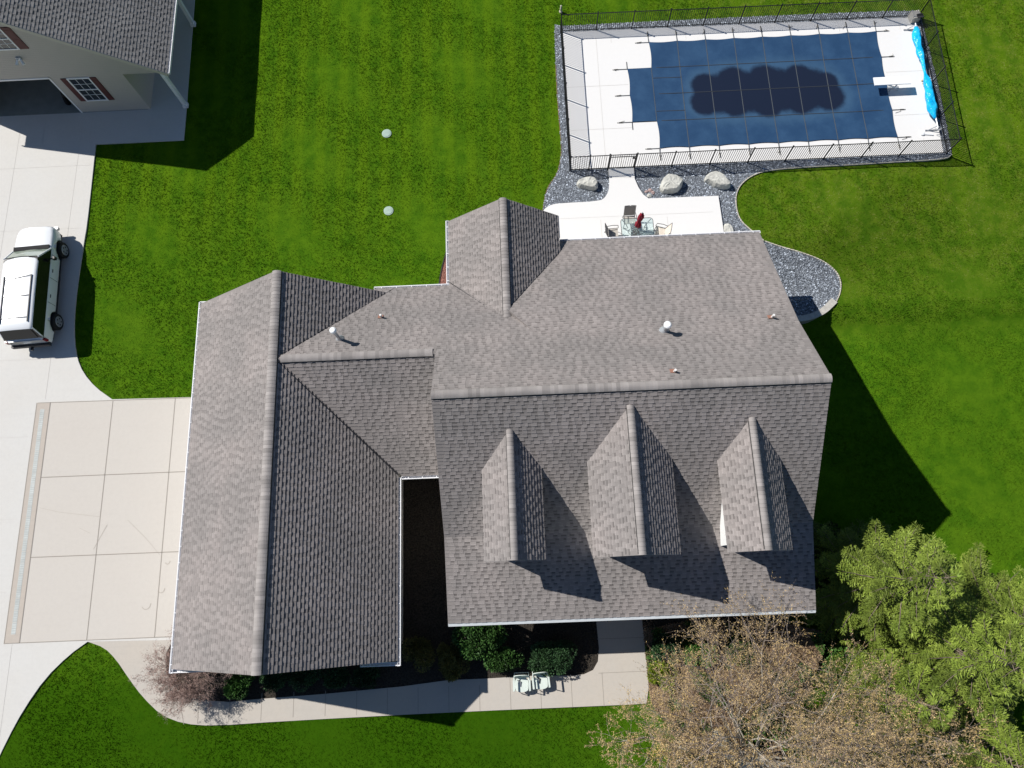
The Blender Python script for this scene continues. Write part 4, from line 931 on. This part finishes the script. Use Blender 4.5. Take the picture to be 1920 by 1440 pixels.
for X0, X1 in ((FX0, FX0), (FX1, FX1+.1)):
    y1 = FY1 if X0 == FX0 else fy(FX1); yy = [FY0+(y1-FY0)*i/4 for i in range(5)]; xx = [X0+(X1-X0)*i/4 for i in range(5)]
    for i in (1, 2, 3): post(xx[i], yy[i])
    for i in range(4): panel((xx[i], yy[i]), (xx[i+1], yy[i+1]))
# ================================================================= PATIO FURNITURE
TX, TY, TZ = 5.95, 16.12, patio_z
tb = thing('patio_table', 'rounded rectangular glass patio table with bronze frame on the white patio', 'table', (TX, TY, TZ))
rr = [(TX+sx1*(.78-.16)+.16*math.cos(q), TY+sy1*(.50-.16)+.16*math.sin(q)) for (sx1, sy1, q0) in ((1,1,0),(-1,1,1.5708),(-1,-1,3.1416),(1,-1,4.7124)) for q in np.linspace(q0, q0+1.5708, 6)]
MB().prism(rr, TZ+.70, TZ+.708).put('glass_top', M['tglass'], tb)
MB().tube([(x, y, TZ+.704) for x, y in rr+[rr[0]]], .016, 6, cap=False).put('rim', M['frame'], tb)
for sx1, sy1 in ((1,1),(1,-1),(-1,1),(-1,-1)):
    MB().tube([(TX+sx1*.70, TY+sy1*.44, TZ+.69), (TX+sx1*.52, TY+sy1*.30, TZ+.55), (TX+sx1*.40, TY+sy1*.20, TZ+.32), (TX+sx1*.46, TY+sy1*.26, TZ+.12), (TX+sx1*.58, TY+sy1*.38, TZ+.0)], .019, 8).put('leg', M['frame'], tb)
MB().tube([(TX+.40*math.cos(q), TY+.20*math.sin(q), TZ+.30) for q in np.linspace(0, 6.28, 17)], .014, 6, cap=False).put('ring', M['frame'], tb)
um = thing('patio_umbrella', 'closed red umbrella standing through the glass patio table', 'umbrella', (TX, TY, TZ))
MB().tube([(TX, TY, TZ+.1), (TX, TY, TZ+2.15)], .022, 8).put('pole', M['frame'], um)
MB().lathe((TX, TY, TZ), [(.24, 0), (.24, .05), (.10, .09), (.05, .25)], 18).put('base', M['plastic'], um)
V = []; F = []; prof = [(.15, .92), (.13, 1.10), (.07, 1.30), (.10, 1.5), (.125, 1.72), (.10, 1.95), (.03, 2.16)]; nr = 24
for r, z in prof:
    for k in range(nr): q = 2*math.pi*k/nr; d = r*(1+.32*math.cos(8*q+z*.8)); V.append((TX+d*math.cos(q)+.02*math.sin(z*4), TY+d*math.sin(q), TZ+z))
for i in range(len(prof)-1):
    for k in range(nr): F.append((i*nr+k, i*nr+(k+1) % nr, (i+1)*nr+(k+1) % nr, (i+1)*nr+k))
F.append(tuple((len(prof)-1)*nr+k for k in range(nr))); F.append(tuple(range(nr))[::-1])
put('canopy', V, F, M['redcloth'], um, smooth=True); MB().lathe((TX, TY, TZ+2.15), [(.03, 0), (.035, .04), (.012, .09)], 10).put('finial', M['white'], um)
def sling_chair(label, loc, rz, seat_mat='sling'):
    """faces local -Y, back at +Y"""
    t = thing('patio_chair', label, 'chair', (0, 0, 0), 'sling chairs round the glass patio table')
    MB().add([(-.25,-.24,.42),(.25,-.24,.42),(.25,.22,.38),(-.25,.22,.38),(-.25,-.24,.405),(.25,-.24,.405),(.25,.22,.365),(-.25,.22,.365)], [(0,1,2,3),(7,6,5,4),(0,4,5,1),(1,5,6,2),(2,6,7,3),(3,7,4,0)]).put('seat', M[seat_mat], t)
    MB().add([(-.25,.23,.42),(.25,.23,.42),(.25,.42,.98),(-.25,.42,.98),(-.25,.245,.415),(.25,.245,.415),(.25,.435,.975),(-.25,.435,.975)], [(0,1,2,3),(7,6,5,4),(0,4,5,1),(1,5,6,2),(2,6,7,3),(3,7,4,0)]).put('backrest', M[seat_mat], t)
    for s in (-1, 1):
        MB().tube([(s*.27,-.25,.42),(s*.27,.22,.38),(s*.27,.43,1.0)], .016, 6).tube([(s*.27,.43,.99),(s*.02,.445,1.0)], .015, 6).put('side_frame', M['frame'], t)
        MB().tube([(s*.27,.30,.62),(s*.30,.05,.66),(s*.30,-.24,.64),(s*.28,-.27,.42)], .018, 6).put('armrest', M['frame'], t)
        MB().tube([(s*.28,-.24,.40),(s*.28,-.27,.0)], .016, 6).put('leg', M['frame'], t); MB().tube([(s*.27,.24,.38),(s*.28,.36,.0)], .016, 6).put('leg', M['frame'], t)
    t.location = loc; t.rotation_euler = (0, 0, rz); return t
sling_chair('taupe sling chair at the far side of the glass table, behind the red umbrella', (5.66, 16.72, TZ), 0.0)
sling_chair('sling chair at the left end of the glass table, seen from its side', (4.80, 16.02, TZ), math.pi/2)
sling_chair('sling chair with cream cushion at the right end of the glass table', (7.10, 15.98, TZ), -math.pi/2-.25, 'cushion')
# metal lawn chairs on the front walk
def lawn_chair(label, loc, rz):
    t = thing('lawn_chair', label, 'chair', (0, 0, 0), 'pale green chairs on the front walk')
    rs_ = [(-.27,-.27),(.27,-.27),(.30,-.1),(.27,.22),(-.27,.22),(-.30,-.1)]
    so_ = chaik([(-.24,-.33),(.24,-.33),(.29,-.1),(.26,.24),(-.26,.24),(-.29,-.1)], 2, True)
    MB().prism(so_, .39, .41).put('seat', M['seafoam'], t)
    prof = chaik([(-.24,.0),(.24,.0),(.29,.30),(.24,.52),(-.24,.52),(-.29,.30)], 2, True)
    V = [(x, .22+z*.30, .42+z) for x, z in prof]+[(x, .24+z*.30, .42+z) for x, z in prof]; n = len(prof)
    MB().add(V, [tuple(range(n)), tuple(range(2*n-1, n-1, -1))]+[(i, n+i, n+(i+1) % n, (i+1) % n) for i in range(n)]).put('backrest', M['seafoamd'], t)
    MB().tube([(x, .23+z*.30, .42+z) for x, z in prof+[prof[0]]], .018, 6, cap=False).put('back_rim', M['seafoam'], t)
    for s in (-1, 1):
        MB().tube([(s*.29,.36,.70),(s*.33,.15,.64),(s*.33,-.25,.62),(s*.31,-.30,.35),(s*.30,-.28,.02),(s*.30,.38,.02)], .020, 8).put('leg', M['seafoam'], t)
        MB().box((s*.33, -.05, .645), (.075, .42, .02), 0).put('armrest', M['seafoam'], t)
    MB().tube([(-.30,.38,.02),(.30,.38,.02)], .018, 8).put('stretcher', M['seafoam'], t)
    t.location = loc; t.rotation_euler = (0, 0, rz); return t
lawn_chair('pale green metal lawn chair on the front walk, the left one of the pair', (-.50, -4.30, .028), .0)
lawn_chair('pale green metal lawn chair on the front walk, the right one, turned slightly', (.30, -4.22, .028), .08)
for i, (x, y, lb) in enumerate(((-.60,-4.28,'small grey object lying on the seat of the left lawn chair'), (.20,-4.18,'small dark object lying on the seat of the right lawn chair'))):
    o = MB().tube([(x-.08,y+.12,.455),(x+.06,y+.04,.455),(x+.04,y-.14,.455)], [.022,.035,.02], 7).put('hand_tool', M['plastic'] if i else M['chrome']); tag(o, lb, 'tool')
#==PART5==
# ================================================================= VEHICLE
car = thing('parked_car', 'white full-size SUV with black windows and roof rack parked on the driveway', 'car', (0, 0, 0))
ysec = list(np.arange(-2.98, 3.0501, 0.085)); WB = (1.92, -1.86); WR = .40
def interp(t, tab):
    for (a, va), (b, vb) in zip(tab[:-1], tab[1:]):
        if a <= t <= b: return va+(vb-va)*(t-a)/(b-a)
    return tab[0][1] if t < tab[0][0] else tab[-1][1]
hw = [(-2.98,.86),(-2.85,.94),(-2.4,.98),(1.8,.98),(2.5,.95),(2.85,.88),(2.98,.76),(3.05,.62)]
tz = [(-2.98,1.06),(-2.9,1.14),(-2.7,1.17),(1.62,1.17),(1.9,1.15),(2.7,1.08),(2.92,1.02),(3.05,.90)]
V = []; F = []; nc = 15
for y in ysec:
    w = interp(y, hw); t = interp(y, tz); zl = .42
    for c in WB:
        if abs(y-c) < .50: zl = max(zl, .40+math.sqrt(max(0, .50**2-(y-c)**2)))
    hood = .05 if y > 1.7 else 0
    pr_ = [(w-.05, zl), (w, max(zl, .66)+.0), (w+.005, .86), (w-.03, t-.10), (w-.09, t-.025), (w-.16, t+.0), (w*.55, t+hood*.7)]
    full = [(x, z) for x, z in pr_]+[(0, t+hood)]+[(-x, z) for x, z in pr_[::-1]]
    V += [(x, y, z) for x, z in full]
for i in range(len(ysec)-1):
    for k in range(nc-1): F.append((i*nc+k, (i+1)*nc+k, (i+1)*nc+k+1, i*nc+k+1)[::-1])
F.append(tuple(range(nc))); F.append(tuple((len(ysec)-1)*nc+k for k in range(nc))[::-1])
put('body', V, F, M['carwhite'], car, smooth=True)
MB().bb(-.86, .86, -2.7, 2.8, .30, .50).put('underbody', M['plastic'], car)
g = MB(); b_ = [(-.93,1.64),(.93,1.64),(.93,-2.90),(-.93,-2.90)]; t_ = [(-.79,.96),(.79,.96),(.78,-2.60),(-.78,-2.60)]
g.add([(x, y, 1.12) for x, y in b_]+[(x, y, 1.82) for x, y in t_], [(0,1,5,4),(1,2,6,5),(2,3,7,6),(3,0,4,7),(4,5,6,7)]); g.put('side_window', M['carglass'], car)
MB().add([(-.85,1.645,1.19),(.85,1.645,1.19),(.74,1.01,1.79),(-.74,1.01,1.79),(0,1.70,1.19),(0,1.05,1.80)], [(0,4,5,3),(4,1,2,5)]).put('windshield', M['windshield'], car, smooth=True)
MB().bb(-.86, .86, 1.66, 1.86, 1.165, 1.228).put('cowl', M['rubber'], car)
for s in (-1, 1): MB().tube([(s*.35-.25,1.68,1.21),(s*.35+.2,1.60,1.25)], .010, 5).put('wiper', M['black'], car)
# roof
V = []; F = []; ys_ = [1.0,.93,.8,.3,-1,-2.3,-2.58,-2.68]; zs_ = [1.79,1.84,1.865,1.89,1.895,1.885,1.87,1.80]; xs_ = [-.83,-.80,-.70,-.35,0,.35,.70,.80,.83]; zz_ = [-.07,-.02,0,.015,.02,.015,0,-.02,-.07]
for y, z in zip(ys_, zs_):
    for x, dz in zip(xs_, zz_): V.append((x*(.93 if y > .9 or y < -2.6 else 1), y-.10*(x/.83)**2*(y > 0), z+dz))
for i in range(len(ys_)-1):
    for k in range(8): F.append((i*9+k, (i+1)*9+k, (i+1)*9+k+1, i*9+k+1))
put('roof', V, F, M['carwhite'], car, smooth=True)
for s in (-1, 1):
    MB().tube([(s*.915,1.68,1.14),(s*.80,.95,1.82)], .045, 8).tube([(s*.905,-2.86,1.14),(s*.79,-2.60,1.80)], .03, 6).put('pillar', M['carwhite'], car)
    MB().bb(s*.64-.02, s*.64+.02, -2.35, .0, 1.905, 1.945).put('roof_rail', M['plastic'], car)
    mr = MB(); mr.tube([(s*.93,1.12,1.16),(s*1.12,1.10,1.18)], .03, 6); mr.box((s*1.16,1.10,1.20), (.13,.12,.20)); mr.put('mirror', M['black'], car)
    MB().box((s*.90,-2.93,.93), (.12,.10,.26)).put('taillight', M['redlens'], car)
    MB().box((s*.50,3.03,.74), (.26,.05,.12)).put('headlight', M['clearlens'], car)
    for y in (.55, -.75): MB().box((s*.992, y, .98), (.02, .16, .035)).put('door_handle', M['plastic'], car)
    for y in (1.35, .15, -1.1): MB().box((s*.9865, y, .84), (.012, .012, .58)).put('door_gap', M['plastic'], car)
    MB().box((s*.94, .02, .415), (.10, 2.9, .06)).put('running_board', M['plastic'], car)
for y, sk in ((-.12,.10), (-1.05,.02), (-2.12,.0)): MB().tube([(-.64,y-sk,1.935),(.64,y+sk,1.935)], .015, 6).put('crossbar', M['plastic'], car)
MB().bb(-.90, .90, -3.10, -2.94, .48, .68).put('rear_bumper', M['plastic'], car); MB().bb(-.80, .80, 3.0, 3.12, .46, .62).put('front_bumper', M['chrome'], car)
MB().bb(-.52, .52, 3.01, 3.06, .66, .84).put('grille', M['plastic'], car); MB().bb(-.05,.05,-3.25,-3.10,.46,.54).put('tow_hitch', M['plastic'], car)
MB().bb(-.16, .16, -3.0, -2.965, .82, .95).put('licence_plate', M['white'], car)
MB().add([(-.72,-2.905,1.19),(.72,-2.905,1.19),(.68,-2.66,1.74),(-.68,-2.66,1.74)], [(3,2,1,0)]).put('rear_window', M['carglass'], car)
for s in (-1, 1):
    for c in WB:
        x = s*.96; w_ = MB().lathe((x, c, WR), [(.27,-.15),(.37,-.14),(.40,-.10),(.40,.10),(.37,.14),(.27,.15)], 28, axis='x').put('wheel', M['rubber'], car)
        MB().lathe((x, c, WR), [(.06,-.155),(.25,-.165),(.27,-.14),(.27,.14),(.25,.165),(.06,.155)], 20, axis='x').put('rim', M['alloy'], w_)
        h_ = MB()
        for q in range(5): a = q*1.2566; h_.box((x+s*.166, c+.155*math.cos(a), WR+.155*math.sin(a)), (.012, .07, .07))
        h_.put('rim_opening', M['plastic'], w_)
car.location = (-23.36, 14.52, .032); car.rotation_euler = (0, 0, math.radians(2.8))
# ================================================================= PLANTS
def leaf_mesh(C, D, L, Wd, up=None, fold=0.0):
    """diamond leaves: centre-line start C, direction D (unit), length L, width Wd"""
    n = len(C); r = np.random.normal(size=(n, 3)) if up is None else up
    s = np.cross(D, r); s /= np.linalg.norm(s, axis=1)[:,None]+1e-9
    V = np.stack([C, C+D*L[:,None]*.45+s*Wd[:,None], C+D*L[:,None], C+D*L[:,None]*.45-s*Wd[:,None]], 1)
    if fold: V[:,1,2] += fold*Wd; V[:,3,2] += fold*Wd
    return V.reshape(-1, 3), np.arange(n*4).reshape(-1, 4)
def unit(v): return v/(np.linalg.norm(v, axis=-1, keepdims=True)+1e-9)
def shrub(name, label, loc, r, n, leaf, m, cat='shrub', seed=1, lumps=14, dens=.5, stem='bark', group=None, box=0.0):
    rs = np.random.RandomState(seed); t = thing(name, label, cat, loc, group); r = np.array(r, float)
    cs = unit(rs.normal(size=(lumps, 3))); cs[:,2] = np.abs(cs[:,2])*.9; cs *= rs.uniform(.35, .75, (lumps, 1)); k = rs.randint(0, lumps, n)
    lr = rs.uniform(.30, .48, lumps); d = unit(rs.normal(size=(n, 3))); rad = rs.uniform(.55, 1, n)**.5
    p = cs[k]+d*(lr[k]*rad)[:,None]
    if box: p = np.sign(p)*np.abs(p)**(1-box*.5)
    C = p*r+np.array(loc)+np.array([0, 0, r[2]*.62]); C[:,2] = np.maximum(C[:,2], loc[2]+.04)
    D = unit(d+rs.normal(size=(n, 3))*.6+np.array([0, 0, .3]))
    V, F = leaf_mesh(C, D, rs.uniform(.7, 1.3, n)*leaf, rs.uniform(.7, 1.2, n)*leaf*.34)
    put('foliage', V, F, m, t, tone=rs.uniform(.6, 1.35, lumps)[k]*rs.uniform(.7, 1.3, n))
    mb = MB()
    for i in range(5):
        q = i*1.256+rs.rand(); e = np.array(loc)+np.array([math.cos(q)*r[0]*.5, math.sin(q)*r[1]*.5, r[2]*1.0]); mb.tube([tuple(loc), tuple((np.array(loc)+e)/2+rs.normal(size=3)*.04), tuple(e)], [.03,.02,.008], 5)
    mb.put('stem', M[stem], t); return t
class Twigs:
    def __init__(s): s.V = []; s.F = []; s.n = 0
    def seg(s, a, b, r0, r1, n=4):
        d = b-a; L = np.linalg.norm(d)
        if L < 1e-5: return
        d = d/L; u = np.cross(d, [0.3, 0.2, 1.0]); u /= np.linalg.norm(u)+1e-9; v = np.cross(d, u)
        for p, r in ((a, r0), (b, r1)):
            for k in range(n): q = 6.2832*k/n; s.V.append(p+(u*math.cos(q)+v*math.sin(q))*r)
        for k in range(n): s.F.append((s.n+k, s.n+(k+1) % n, s.n+n+(k+1) % n, s.n+n+k))
        s.n += 2*n
def bare_tree(name, label, base, stems, h, spread, seed, m_bark, m_twig, m_tip, tip=(.10, .02), r0=.07, cat='tree', depth=5, twig_len=.55, tips=4, lean=(0, 0), up=.5, nch=3, dens=1.0, group=None):
    rs = np.random.RandomState(seed); t = thing(name, label, cat, base, group); TR, TW = Twigs(), Twigs(); C = []; D = []
    base = np.array(base, float)
    def grow(p, d, L, r, lv):
        k = 3 if lv < 2 else 2; q = p.copy(); pts = [p.copy()]
        for i in range(k):
            d = unit(d+rs.normal(size=3)*.13+np.array([0, 0, .07 if lv < 3 else .03])); a = q; q = q+d*L/k
            (TR if lv < 2 else TW).seg(a, q, r*(1-.45*i/k), r*(1-.45*(i+1)/k), 6 if lv == 0 else (5 if lv == 1 else 3)); pts.append(q)
        if lv >= depth-1:
            for i in range(tips):
                f = rs.rand(); C.append(p+(q-p)*f); D.append(unit(d*.6+rs.normal(size=3)*.7))
        if lv >= depth: return
        n = nch if lv < depth-1 else nch+1
        for i in range(n+(lv == 0)*2):
            if lv >= 2 and rs.rand() > dens: continue
            f = .35+.65*(i+.7*rs.rand())/(n+(lv == 0)*2); idx = min(int(f*k), k-1); o = pts[idx]+(pts[idx+1]-pts[idx])*(f*k-idx)
            a = unit(np.cross(d, rs.normal(size=3))); dd = unit(d*(.75 if lv < 2 else .65)+a*rs.uniform(.45, .85)); 
            grow(o, dd, L*rs.uniform(.50, .72), r*.5, lv+1)
        grow(q, unit(d+rs.normal(size=3)*.2), L*.6, r*.52, lv+1)
    for i in range(stems):
        q = 6.2832*(i+rs.rand()*.6)/stems; sp = spread*rs.uniform(.5, 1.1); d = unit(np.array([math.cos(q)*sp+lean[0], math.sin(q)*sp+lean[1], 1.0]))
        grow(base+np.array([math.cos(q), math.sin(q), 0])*.10, d, h*rs.uniform(.42, .55), r0*rs.uniform(.7, 1.1), 0)
    put('trunk', TR.V, np.array(TR.F), m_bark, t); put('twigs', TW.V, np.array(TW.F), m_twig, t)
    C, D = np.array(C), np.array(D); n = len(C); V, F = leaf_mesh(C, D, rs.uniform(.6, 1.4, n)*tip[0], rs.uniform(.7, 1.3, n)*tip[1])
    put('crown', V, F, m_tip, t, tone=rs.choice([.6,.85,1.0,1.25,1.55], n)); return t, n
def spruce(label, base, h, R, seed, m, lean=(0, 0), z0=.5, dens=1.0, group='spruces at the right of the house'):
    rs = np.random.RandomState(seed); t = thing('spruce_tree', label, 'tree', base, group); base = np.array(base, float); TR = Twigs(); BR_ = Twigs(); C = []; D = []; L = []; W = []; T = []
    ax = lambda z: base+np.array([lean[0]*z/h, lean[1]*z/h, z])
    for i in range(10): TR.seg(ax(h*i/10), ax(h*(i+1)/10), .17*(1-i/10.5), .17*(1-(i+1)/10.5), 8)
    z = z0
    while z < h-.15:
        f = 1-z/h; nb = int((4+rs.randint(0, 3))*dens)
        for i in range(nb):
            q = 6.2832*(i+rs.rand())/nb; BL = (R*f**.75+.15)*rs.uniform(.72, 1.12); d = np.array([math.cos(q), math.sin(q), 0.25*(1-f)-.05]); p = ax(z+rs.uniform(-.12, .12)); ns = max(5, int(BL/.14)); step = BL/ns; bt = rs.uniform(.6, 1.3)
            for k in range(ns):
                tt = k/ns; d2 = unit(d+np.array([0, 0, -.28+.62*tt])+rs.normal(size=3)*.05); q2 = p+d2*step; BR_.seg(p, q2, .028*(1-tt)*BL/2+.006, .028*(1-tt-.9/ns)*BL/2+.005, 4); p = q2
                if tt < .15: continue
                side = unit(np.cross(d2, [0, 0, 1])); sl = (.24+.72*math.sin(math.pi*min(1, .15+tt*.85))*min(1, BL/2.4))*rs.uniform(.75, 1.15)*(1-.35*tt)
                for s in (-1, 1):
                    if rs.rand() < .06: continue
                    sd = unit(d2*.95+side*s*.8+np.array([0, 0, -.12])+rs.normal(size=3)*.08); m_ = max(2, int(sl/.105)); a = p.copy()
                    for j_ in range(m_):
                        u_ = (j_+.5)/m_; pos = a+sd*sl*u_+np.array([0, 0, -.10*u_*u_*sl])
                        C.append(pos-sd*.06); D.append(sd); L.append(.16); W.append(.026); T.append(bt*.9)
                        s2 = unit(np.cross(sd, [0, 0, 1]))
                        for s3 in (-1, 1): C.append(pos); D.append(unit(sd*.9+s2*s3*.6+np.array([0, 0, rs.uniform(-.25, .12)]))); L.append((.21*(1-.45*u_))*rs.uniform(.7, 1.25)); W.append(.020); T.append(bt*(.9+.25*u_))
            C.append(p-d2*.05); D.append(d2); L.append(.25); W.append(.026); T.append(bt*1.2)
        z += .37*rs.uniform(.8, 1.2)
    n = len(C); C, D, L, W, T = map(np.array, (C, D, L, W, T)); up = np.tile([0, 0, 1.], (n, 1))+rs.normal(size=(n, 3))*.35
    V, F = leaf_mesh(C, D, L, W, up)
    put('trunk', TR.V+BR_.V, np.concatenate([np.array(TR.F), np.array(BR_.F)+len(TR.V)]), M['sbark'], t); put('crown', V, F, m, t, tone=T*rs.uniform(.75, 1.25, n)); return n
def gz(px, py):
    x, y = P(px, py); return (x, y, drop(x, y)-.03)
nn_ = 0
nn_ += spruce('light green spruce nearest the house corner, beside the roof shadow', gz(1612, 1100), 8.2, 3.5, 11, M['needle'], lean=(.3, .4))
nn_ += spruce('tallest light green spruce, between the house corner spruce and the right edge', gz(1735, 1215), 8.6, 3.3, 12, M['needle'])
nn_ += spruce('light green spruce partly outside the right edge, nearest the sunlit lawn', gz(1838, 1160), 7.4, 3.0, 15, M['needle'])
nn_ += spruce('spruce in the bottom right corner of the photo', gz(1790, 1400), 7.8, 2.9, 13, M['needle'], z0=.4)
nn_ += spruce('spruce behind the bare amber tree, between the other spruces', gz(1640, 1290), 6.0, 2.3, 14, M['needle'], z0=.4)
print('spruce leaves', nn_)
_, a = bare_tree('budding_tree', 'largest multi-stemmed bare tree with amber buds, in front of the house', (*P(1415, 1418), 0), 10, 7.9, 1.0, 21, M['bark'], M['twig'], M['catkin'], tip=(.052, .0095), r0=.062, tips=6, lean=(0, .35), dens=.80, nch=3)
_, b = bare_tree('budding_tree', 'bare tree with amber buds and thin stems beside the front walk, leftmost budding tree', (*P(1265, 1400), 0), 6, 4.4, .95, 22, M['bark'], M['twig'], M['catkin'], tip=(.06, .010), r0=.055, tips=6, dens=.7, nch=3)
_, c = bare_tree('budding_tree', 'bare tree with amber buds standing against the spruces at the bottom right', (*P(1600, 1400), 0), 6, 5.4, .95, 23, M['bark'], M['twig'], M['catkin'], tip=(.052, .0095), r0=.055, tips=6, dens=.80, nch=3)
print('catkins', a, b, c)
bare_tree('round_bare_shrub', 'rounded leafless reddish shrub at the front corner of the garage', (*P(370, 1258), 0), 13, 2.05, 1.1, 24, M['redtwig'], M['redtwig'], M['redtip'], tip=(.04, .008), r0=.03, cat='shrub', tips=2, nch=3, dens=.85)
def sh_at(px, py, z=0.0): return (*P(px, py, z), 0.0)
shrub('evergreen_shrub', 'leafy mid green shrub beside the rounded leafless shrub under the garage gable', sh_at(452, 1284, .4), (.75,.6,.55), 6500, .085, M['leaf'], seed=31)
for i, px in enumerate((515, 572, 630, 690)):
    shrub('evergreen_shrub', 'low dark shrub in shade along the garage front, %s' % ('at the left end of its row', 'second from the left of its row', 'third from the left of its row', 'at the right end of its row')[i], sh_at(px, 1268, .3), (.75,.55,.45), 3500, .08, M['boxleaf'], seed=40+i, group='low shrubs along the garage front wall')
shrub('evergreen_shrub', 'shaded dark shrub at the mouth of the gap between garage and main house', sh_at(785, 1225, .4), (.9,.8,.6), 4500, .08, M['oleaf'], seed=50)
shrub('bronze_shrub', 'bronze-olive twiggy shrub between the shaded gap and the glossy green shrubs', sh_at(848, 1240, .5), (.68,.95,.75), 5200, .085, M['oleaf'], seed=51)
shrub('laurel_shrub', 'tall glossy green shrub against the main front gutter', sh_at(898, 1192, .8), (1.15,.95,1.05), 11000, .10, M['leaf'], seed=52)
shrub('laurel_shrub', 'glossy green shrub next to the left lawn chair, in front of the tall one', sh_at(935, 1235, .5), (.95,.62,.70), 8500, .09, M['leaf'], seed=53)
shrub('boxwood_hedge', 'clipped oblong dark green hedge behind the right lawn chair', sh_at(1036, 1232, .5), (1.15,.70,.62), 10500, .07, M['boxleaf'], seed=54, box=.5, lumps=22)
shrub('evergreen_shrub', 'dark blue-green shrub right of the front walk, above the yellow-green one', sh_at(1248, 1215, .4), (.70,.65,.60), 6000, .085, M['boxleaf'], seed=55)
shrub('yellow_shrub', 'yellow-green feathery shrub at the right edge of the front walk', sh_at(1243, 1268, .3), (.60,.75,.50), 6500, .08, M['yleaf'], seed=56)
shrub('evergreen_shrub', 'green shrub under the amber tree near the house front', sh_at(1390, 1225, .4), (.75,.7,.6), 4500, .09, M['leaf'], seed=57)
for i, (a_, b_2, r_, lb) in enumerate(((1500,1370,1.15,'broad green shrub under the largest amber tree'), (1305,1215,.85,'light green shrub right of the dark blue-green shrub at the house front'), (1440,1345,.8,'small green shrub between the pale stems of the largest amber tree'), (1585,1262,1.1,'light green shrub between the spruces and the house front corner'), (1560,1210,.9,'green shrub between the house corner and the amber trees'), (1560,1015,.95,'dark shrub in the house shadow beside the right wall, upper one'), (1560,1090,.95,'dark shrub in the house shadow beside the right wall, lower one'))):
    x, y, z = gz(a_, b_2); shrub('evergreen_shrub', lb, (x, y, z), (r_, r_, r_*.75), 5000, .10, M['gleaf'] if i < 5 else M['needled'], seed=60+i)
def perennial(label, px, py, r, n, seed):
    rs_ = np.random.RandomState(seed); x, y = P(px, py); q = rs_.rand(n)*6.28; e = rs_.uniform(.25, 1.2, n); D_ = np.c_[np.cos(q)*np.cos(e), np.sin(q)*np.cos(e), np.sin(e)]; C_ = np.tile([x, y, .02], (n, 1))+D_*.03
    V_, F_ = leaf_mesh(C_, D_, rs_.uniform(.6, 1.1, n)*r, np.full(n, .018)); o = put('perennial_plant', V_-np.array([x, y, 0]), F_, M['gleaf'], tone=rs_.uniform(.6, 1.3, n)); o.location = (x, y, 0); tag(o, label, 'plant', 'spiky plants in the brown bed')
for i, (a_, b_2, lb) in enumerate(((1262,1318,'spiky green plant in the brown bed, topmost of the spiky plants'), (1318,1365,'spiky green plant in the brown bed just above the pale stones'), (1274,1360,'spiky green plant in the brown bed, left of the one above the pale stones'), (1316,1412,'spiky green plant in the brown bed, lowest of the spiky plants'), (1355,1292,'spiky green plant deep under the branches of the amber tree'))): perennial(lb, a_, b_2, .42, 90, 80+i)
for i, (a_, b_2, s_) in enumerate(((1350,1388,.42), (1366,1406,.45), (1388,1421,.45), (1412,1434,.5), (1440,1442,.5))):
    x, y = P(a_, b_2); o = blob(MB(), (0,0,0), (s_*1.3, s_*.75, .25), 90+i, 11, 7, .10, True).put('path_stone', M['rockw']); o.location = (x, y, .1); o.rotation_euler = (0, 0, -.7+.2*i)
    tag(o, 'pale flat stone under the amber tree, %s of the curved row' % ('upper left end', 'second', 'middle', 'fourth', 'lower right end')[i], 'stone', 'curved row of pale stones under the amber tree')
print('objects', len(bpy.data.objects))
